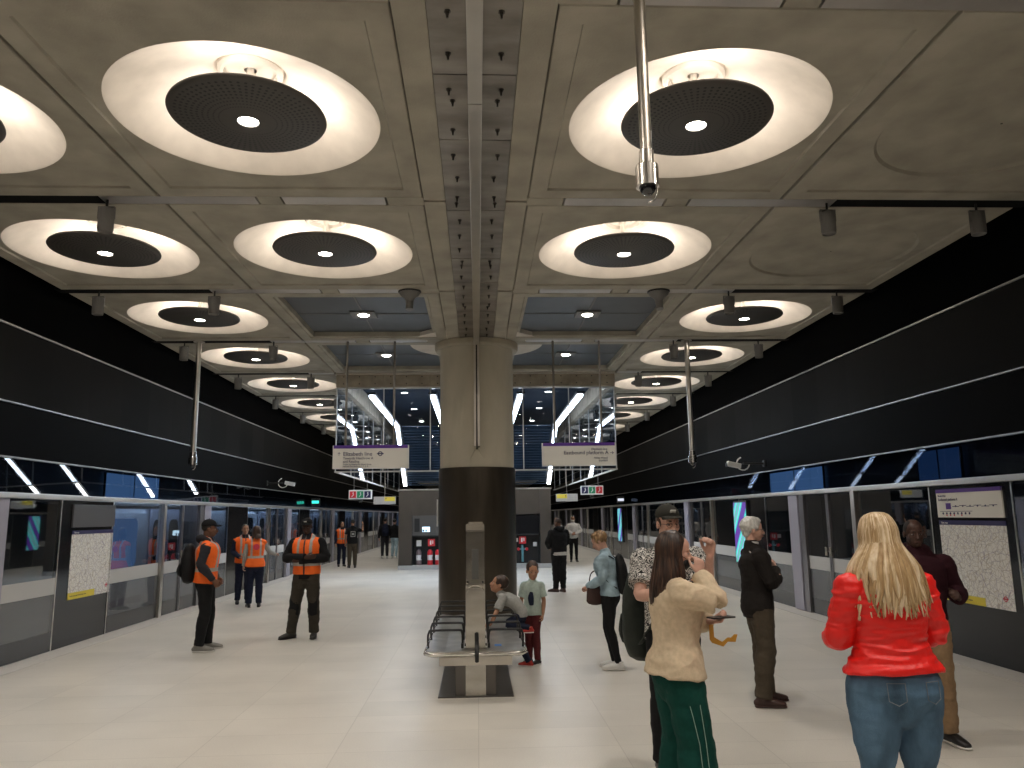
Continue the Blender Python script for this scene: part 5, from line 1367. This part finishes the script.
a = [bm.verts.new((x, -.008, z)) for x, z in pts]; b_ = [bm.verts.new((x, .008, z)) for x, z in pts]
for i in range(len(pts)): bm.faces.new((a[i], a[(i+1) % len(pts)], b_[(i+1) % len(pts)], b_[i]))
bm.faces.new(a); bm.faces.new(list(reversed(b_))); bmesh.ops.recalc_face_normals(bm, faces=bm.faces); bmesh.ops.triangulate(bm, faces=[f for f in bm.faces if len(f.verts) > 4]); obj('strap_body', bm, mat('mustard', (.50, .24, .02), .5), r)

# ---- white-haired man in dark blazer
p = Person((2.63, 7.42, 0), R(-94), 1.70, 'person with white hair and glasses in dark blazer and taupe trousers, arms folded', skin=SKIN_PALE, vox=.007, lean=-2, broad=1.0, pitch=-2, yaw=0,
           el={1: (.24, .08, 1.14), -1: (-.24, .08, 1.14)}, wr={1: (-.03, .20, 1.24), -1: (.06, .19, 1.17)}, hands={1: ((-.8, .1, .5), (0, -1, 0), 25), -1: ((1, -.1, .1), (0, -1, 0), 30)},
           kn={1: (.10, .02, .5), -1: (-.10, .04, .5)}, an={1: (.11, -.04, .085), -1: (-.11, .06, .085)})
p.trousers(TAUPE, t=.018, wide=(.008, .02, .025), hem=.004, fold=.009); p.top(WHITEC, t=.016, z0=1.0, sleeve=0, name='shirt', collar=.07); p.top(BLAZER, t=.032, z0=.80, fold=.010, st=.028, flare=.012, seed=12); p.shoes(SH_BROWN)
p.hair_cap(H_WHITE, r=(.090, .110, .098), c=(0, -.026, .048), amp=.010, extra=[((0, -.07, -.02), (.06, .045, .05)), ((0, .03, .095), (.06, .06, .035))], sc=(22, 22, 14)); p.glasses(SH_BLACK)

# ---- woman in red jacket
p = Person((2.04, 3.92, 0), R(6), 1.73, 'person with very long blonde hair in red jacket and blue jeans, seen from behind', skin=SKIN_PALE, female=True, vox=.0065, broad=1.16, hip=1.22, yaw=0, pitch=10,
           wel={1: (2.29, 3.95, 1.14), -1: (1.80, 3.95, 1.13)}, wwr={1: (2.10, 4.15, 1.14), -1: (1.86, 4.15, 1.10)}, hands={1: ((-.6, .5, .3), (-.5, -.6, 0), 45), -1: ((.6, .5, .2), (.5, -.6, 0), 45)},
           kn={1: (.115, .02, .5), -1: (-.115, .02, .5)}, an={1: (.14, -.02, .085), -1: (-.12, -.02, .085)})
p.trousers(DENIM, t=.012, wide=(.010, .004, 0), fold=.007, zt=1.06)
THREAD = cloth('thread', (.20, .22, .24))
for q in (1, -1):
    pts = [V((q*.055, -.172, .955)), V((q*.135, -.150, .955)), V((q*.135, -.158, .875)), V((q*.095, -.172, .855)), V((q*.055, -.178, .875)), V((q*.055, -.172, .955))]
    bm = B(); tube(bm, pts, [.0022]*6, sub=1, seg=5); p.add('pocket_stitching', bm, THREAD)

p.top(RED, t=.030, z0=.98, fold=.011, fsc=(3.2, 3.2, 15), collar=.04, st=.028, flare=.042, seed=21, mask='ridge')
p.hair_cap(H_BL2, r=(.087, .104, .100), c=(0, -.026, .042), amp=.003)
p.locks([H_BL1, H_BL2, H_BL3], .35, n=190, a0=-132, a1=132, out=.168, back=.150, rad=.013, seed=11, wav=.03)
p.shoes(SH_WHITE, SOLE_W)

# ---- man in burgundy hooded top
p = Person((3.47, 6.15, 0), R(162), 1.68, 'person in burgundy hooded top and khaki trousers, walking beside the wall map', skin=SKIN_DARK, vox=.007, broad=1.1, yaw=4,
           el={1: (.28, -.03, 1.16), -1: (-.29, -.06, 1.16)}, wr={1: (.27, .14, .96), -1: (-.25, .16, 1.13)}, hands={-1: ((.2, .7, .3), (1, 0, -.2), 55)},
           kn={1: (.11, .14, .52), -1: (-.10, .02, .5)}, an={1: (.13, -.12, .13), -1: (-.12, .02, .085)}, ft={1: -10, -1: 24})
p.trousers(KHAKI, t=.022, wide=(.012, .02, .015), fold=.010, seed=8); p.top(BURG, t=.036, z0=.88, fold=.010, hood=True, name='hooded_top', st=.032, seed=14); p.shoes(SH_BLACK, SOLE_W)
p.hair_cap(mat('cropped_hair', (.014, .010, .009), .8), r=(.0785, .0985, .088), c=(0, -.014, .038), amp=.001)

# ---- boys
p = Person((.66, 9.66, 0), R(168), 1.14, 'boy in pale T-shirt and maroon trousers standing at the bench end', skin=SKIN_TAN, vox=.011, head=1.46, broad=.80, hip=.82, yaw=18, pitch=6, kn={1: (.075, .02, .48), -1: (-.06, .04, .48)}, an={1: (.08, -.02, .085), -1: (-.09, .08, .085)},
           el={1: (.215, -.03, 1.12), -1: (-.21, -.02, 1.12)}, wr={1: (.20, .08, .88), -1: (-.20, .08, .88)}, ft={1: -30, -1: -30})
p.trousers(MAROON, t=.010, wide=(.0, .014, .012)); p.top(MINT, t=.034, flare=.02, z0=.86, sleeve=.5, name='t_shirt', st=.034, cuff=.01); p.hair_cap(H_DKBR, r=(.083, .104, .094), c=(0, -.018, .050), amp=.006); p.shoes(SH_BLACK, SOLE_W)
bm = B(); tube(bm, [(0, .150, 1.28), (.01, .158, 1.18), (0, .152, 1.06)], [(.03, .012), (.055, .012), (.04, .012)], seg=10); p.add('shirt_print', bm, NAVY)
p = Person((.50, 9.45, 0), R(86), 1.12, 'boy in grey T-shirt with one knee on the bench, leaning towards the steel upright', skin=SKIN_TAN, vox=.011, head=1.46, broad=.80, hip=.82, lean=50, pitch=-22, yaw=0,
           wel={1: (.22, 9.62, .62), -1: (.20, 9.30, .62)}, wwr={1: (.18, 9.62, .50), -1: (.14, 9.32, .50)}, hands={1: ((0, .9, -.2), (0, 0, -1), 15), -1: ((0, .9, -.2), (0, 0, -1), 15)},
           kn={1: (.06, .06, .50), -1: (-.10, .22, .78)}, an={1: (.08, -.14, .085), -1: (-.10, -.16, .70)}, ft={1: -20, -1: 10})
p.trousers(NAVY, t=.012, wide=(.0, .016, .012)); p.top(GREYT, flare=.01, t=.032, z0=.90, sleeve=.5, name='t_shirt', st=.034, cuff=.01); p.hair_cap(H_DKBR, r=(.084, .105, .096), c=(0, -.02, .045), amp=.006)
p.shoes(SH_RED, SOLE_W)
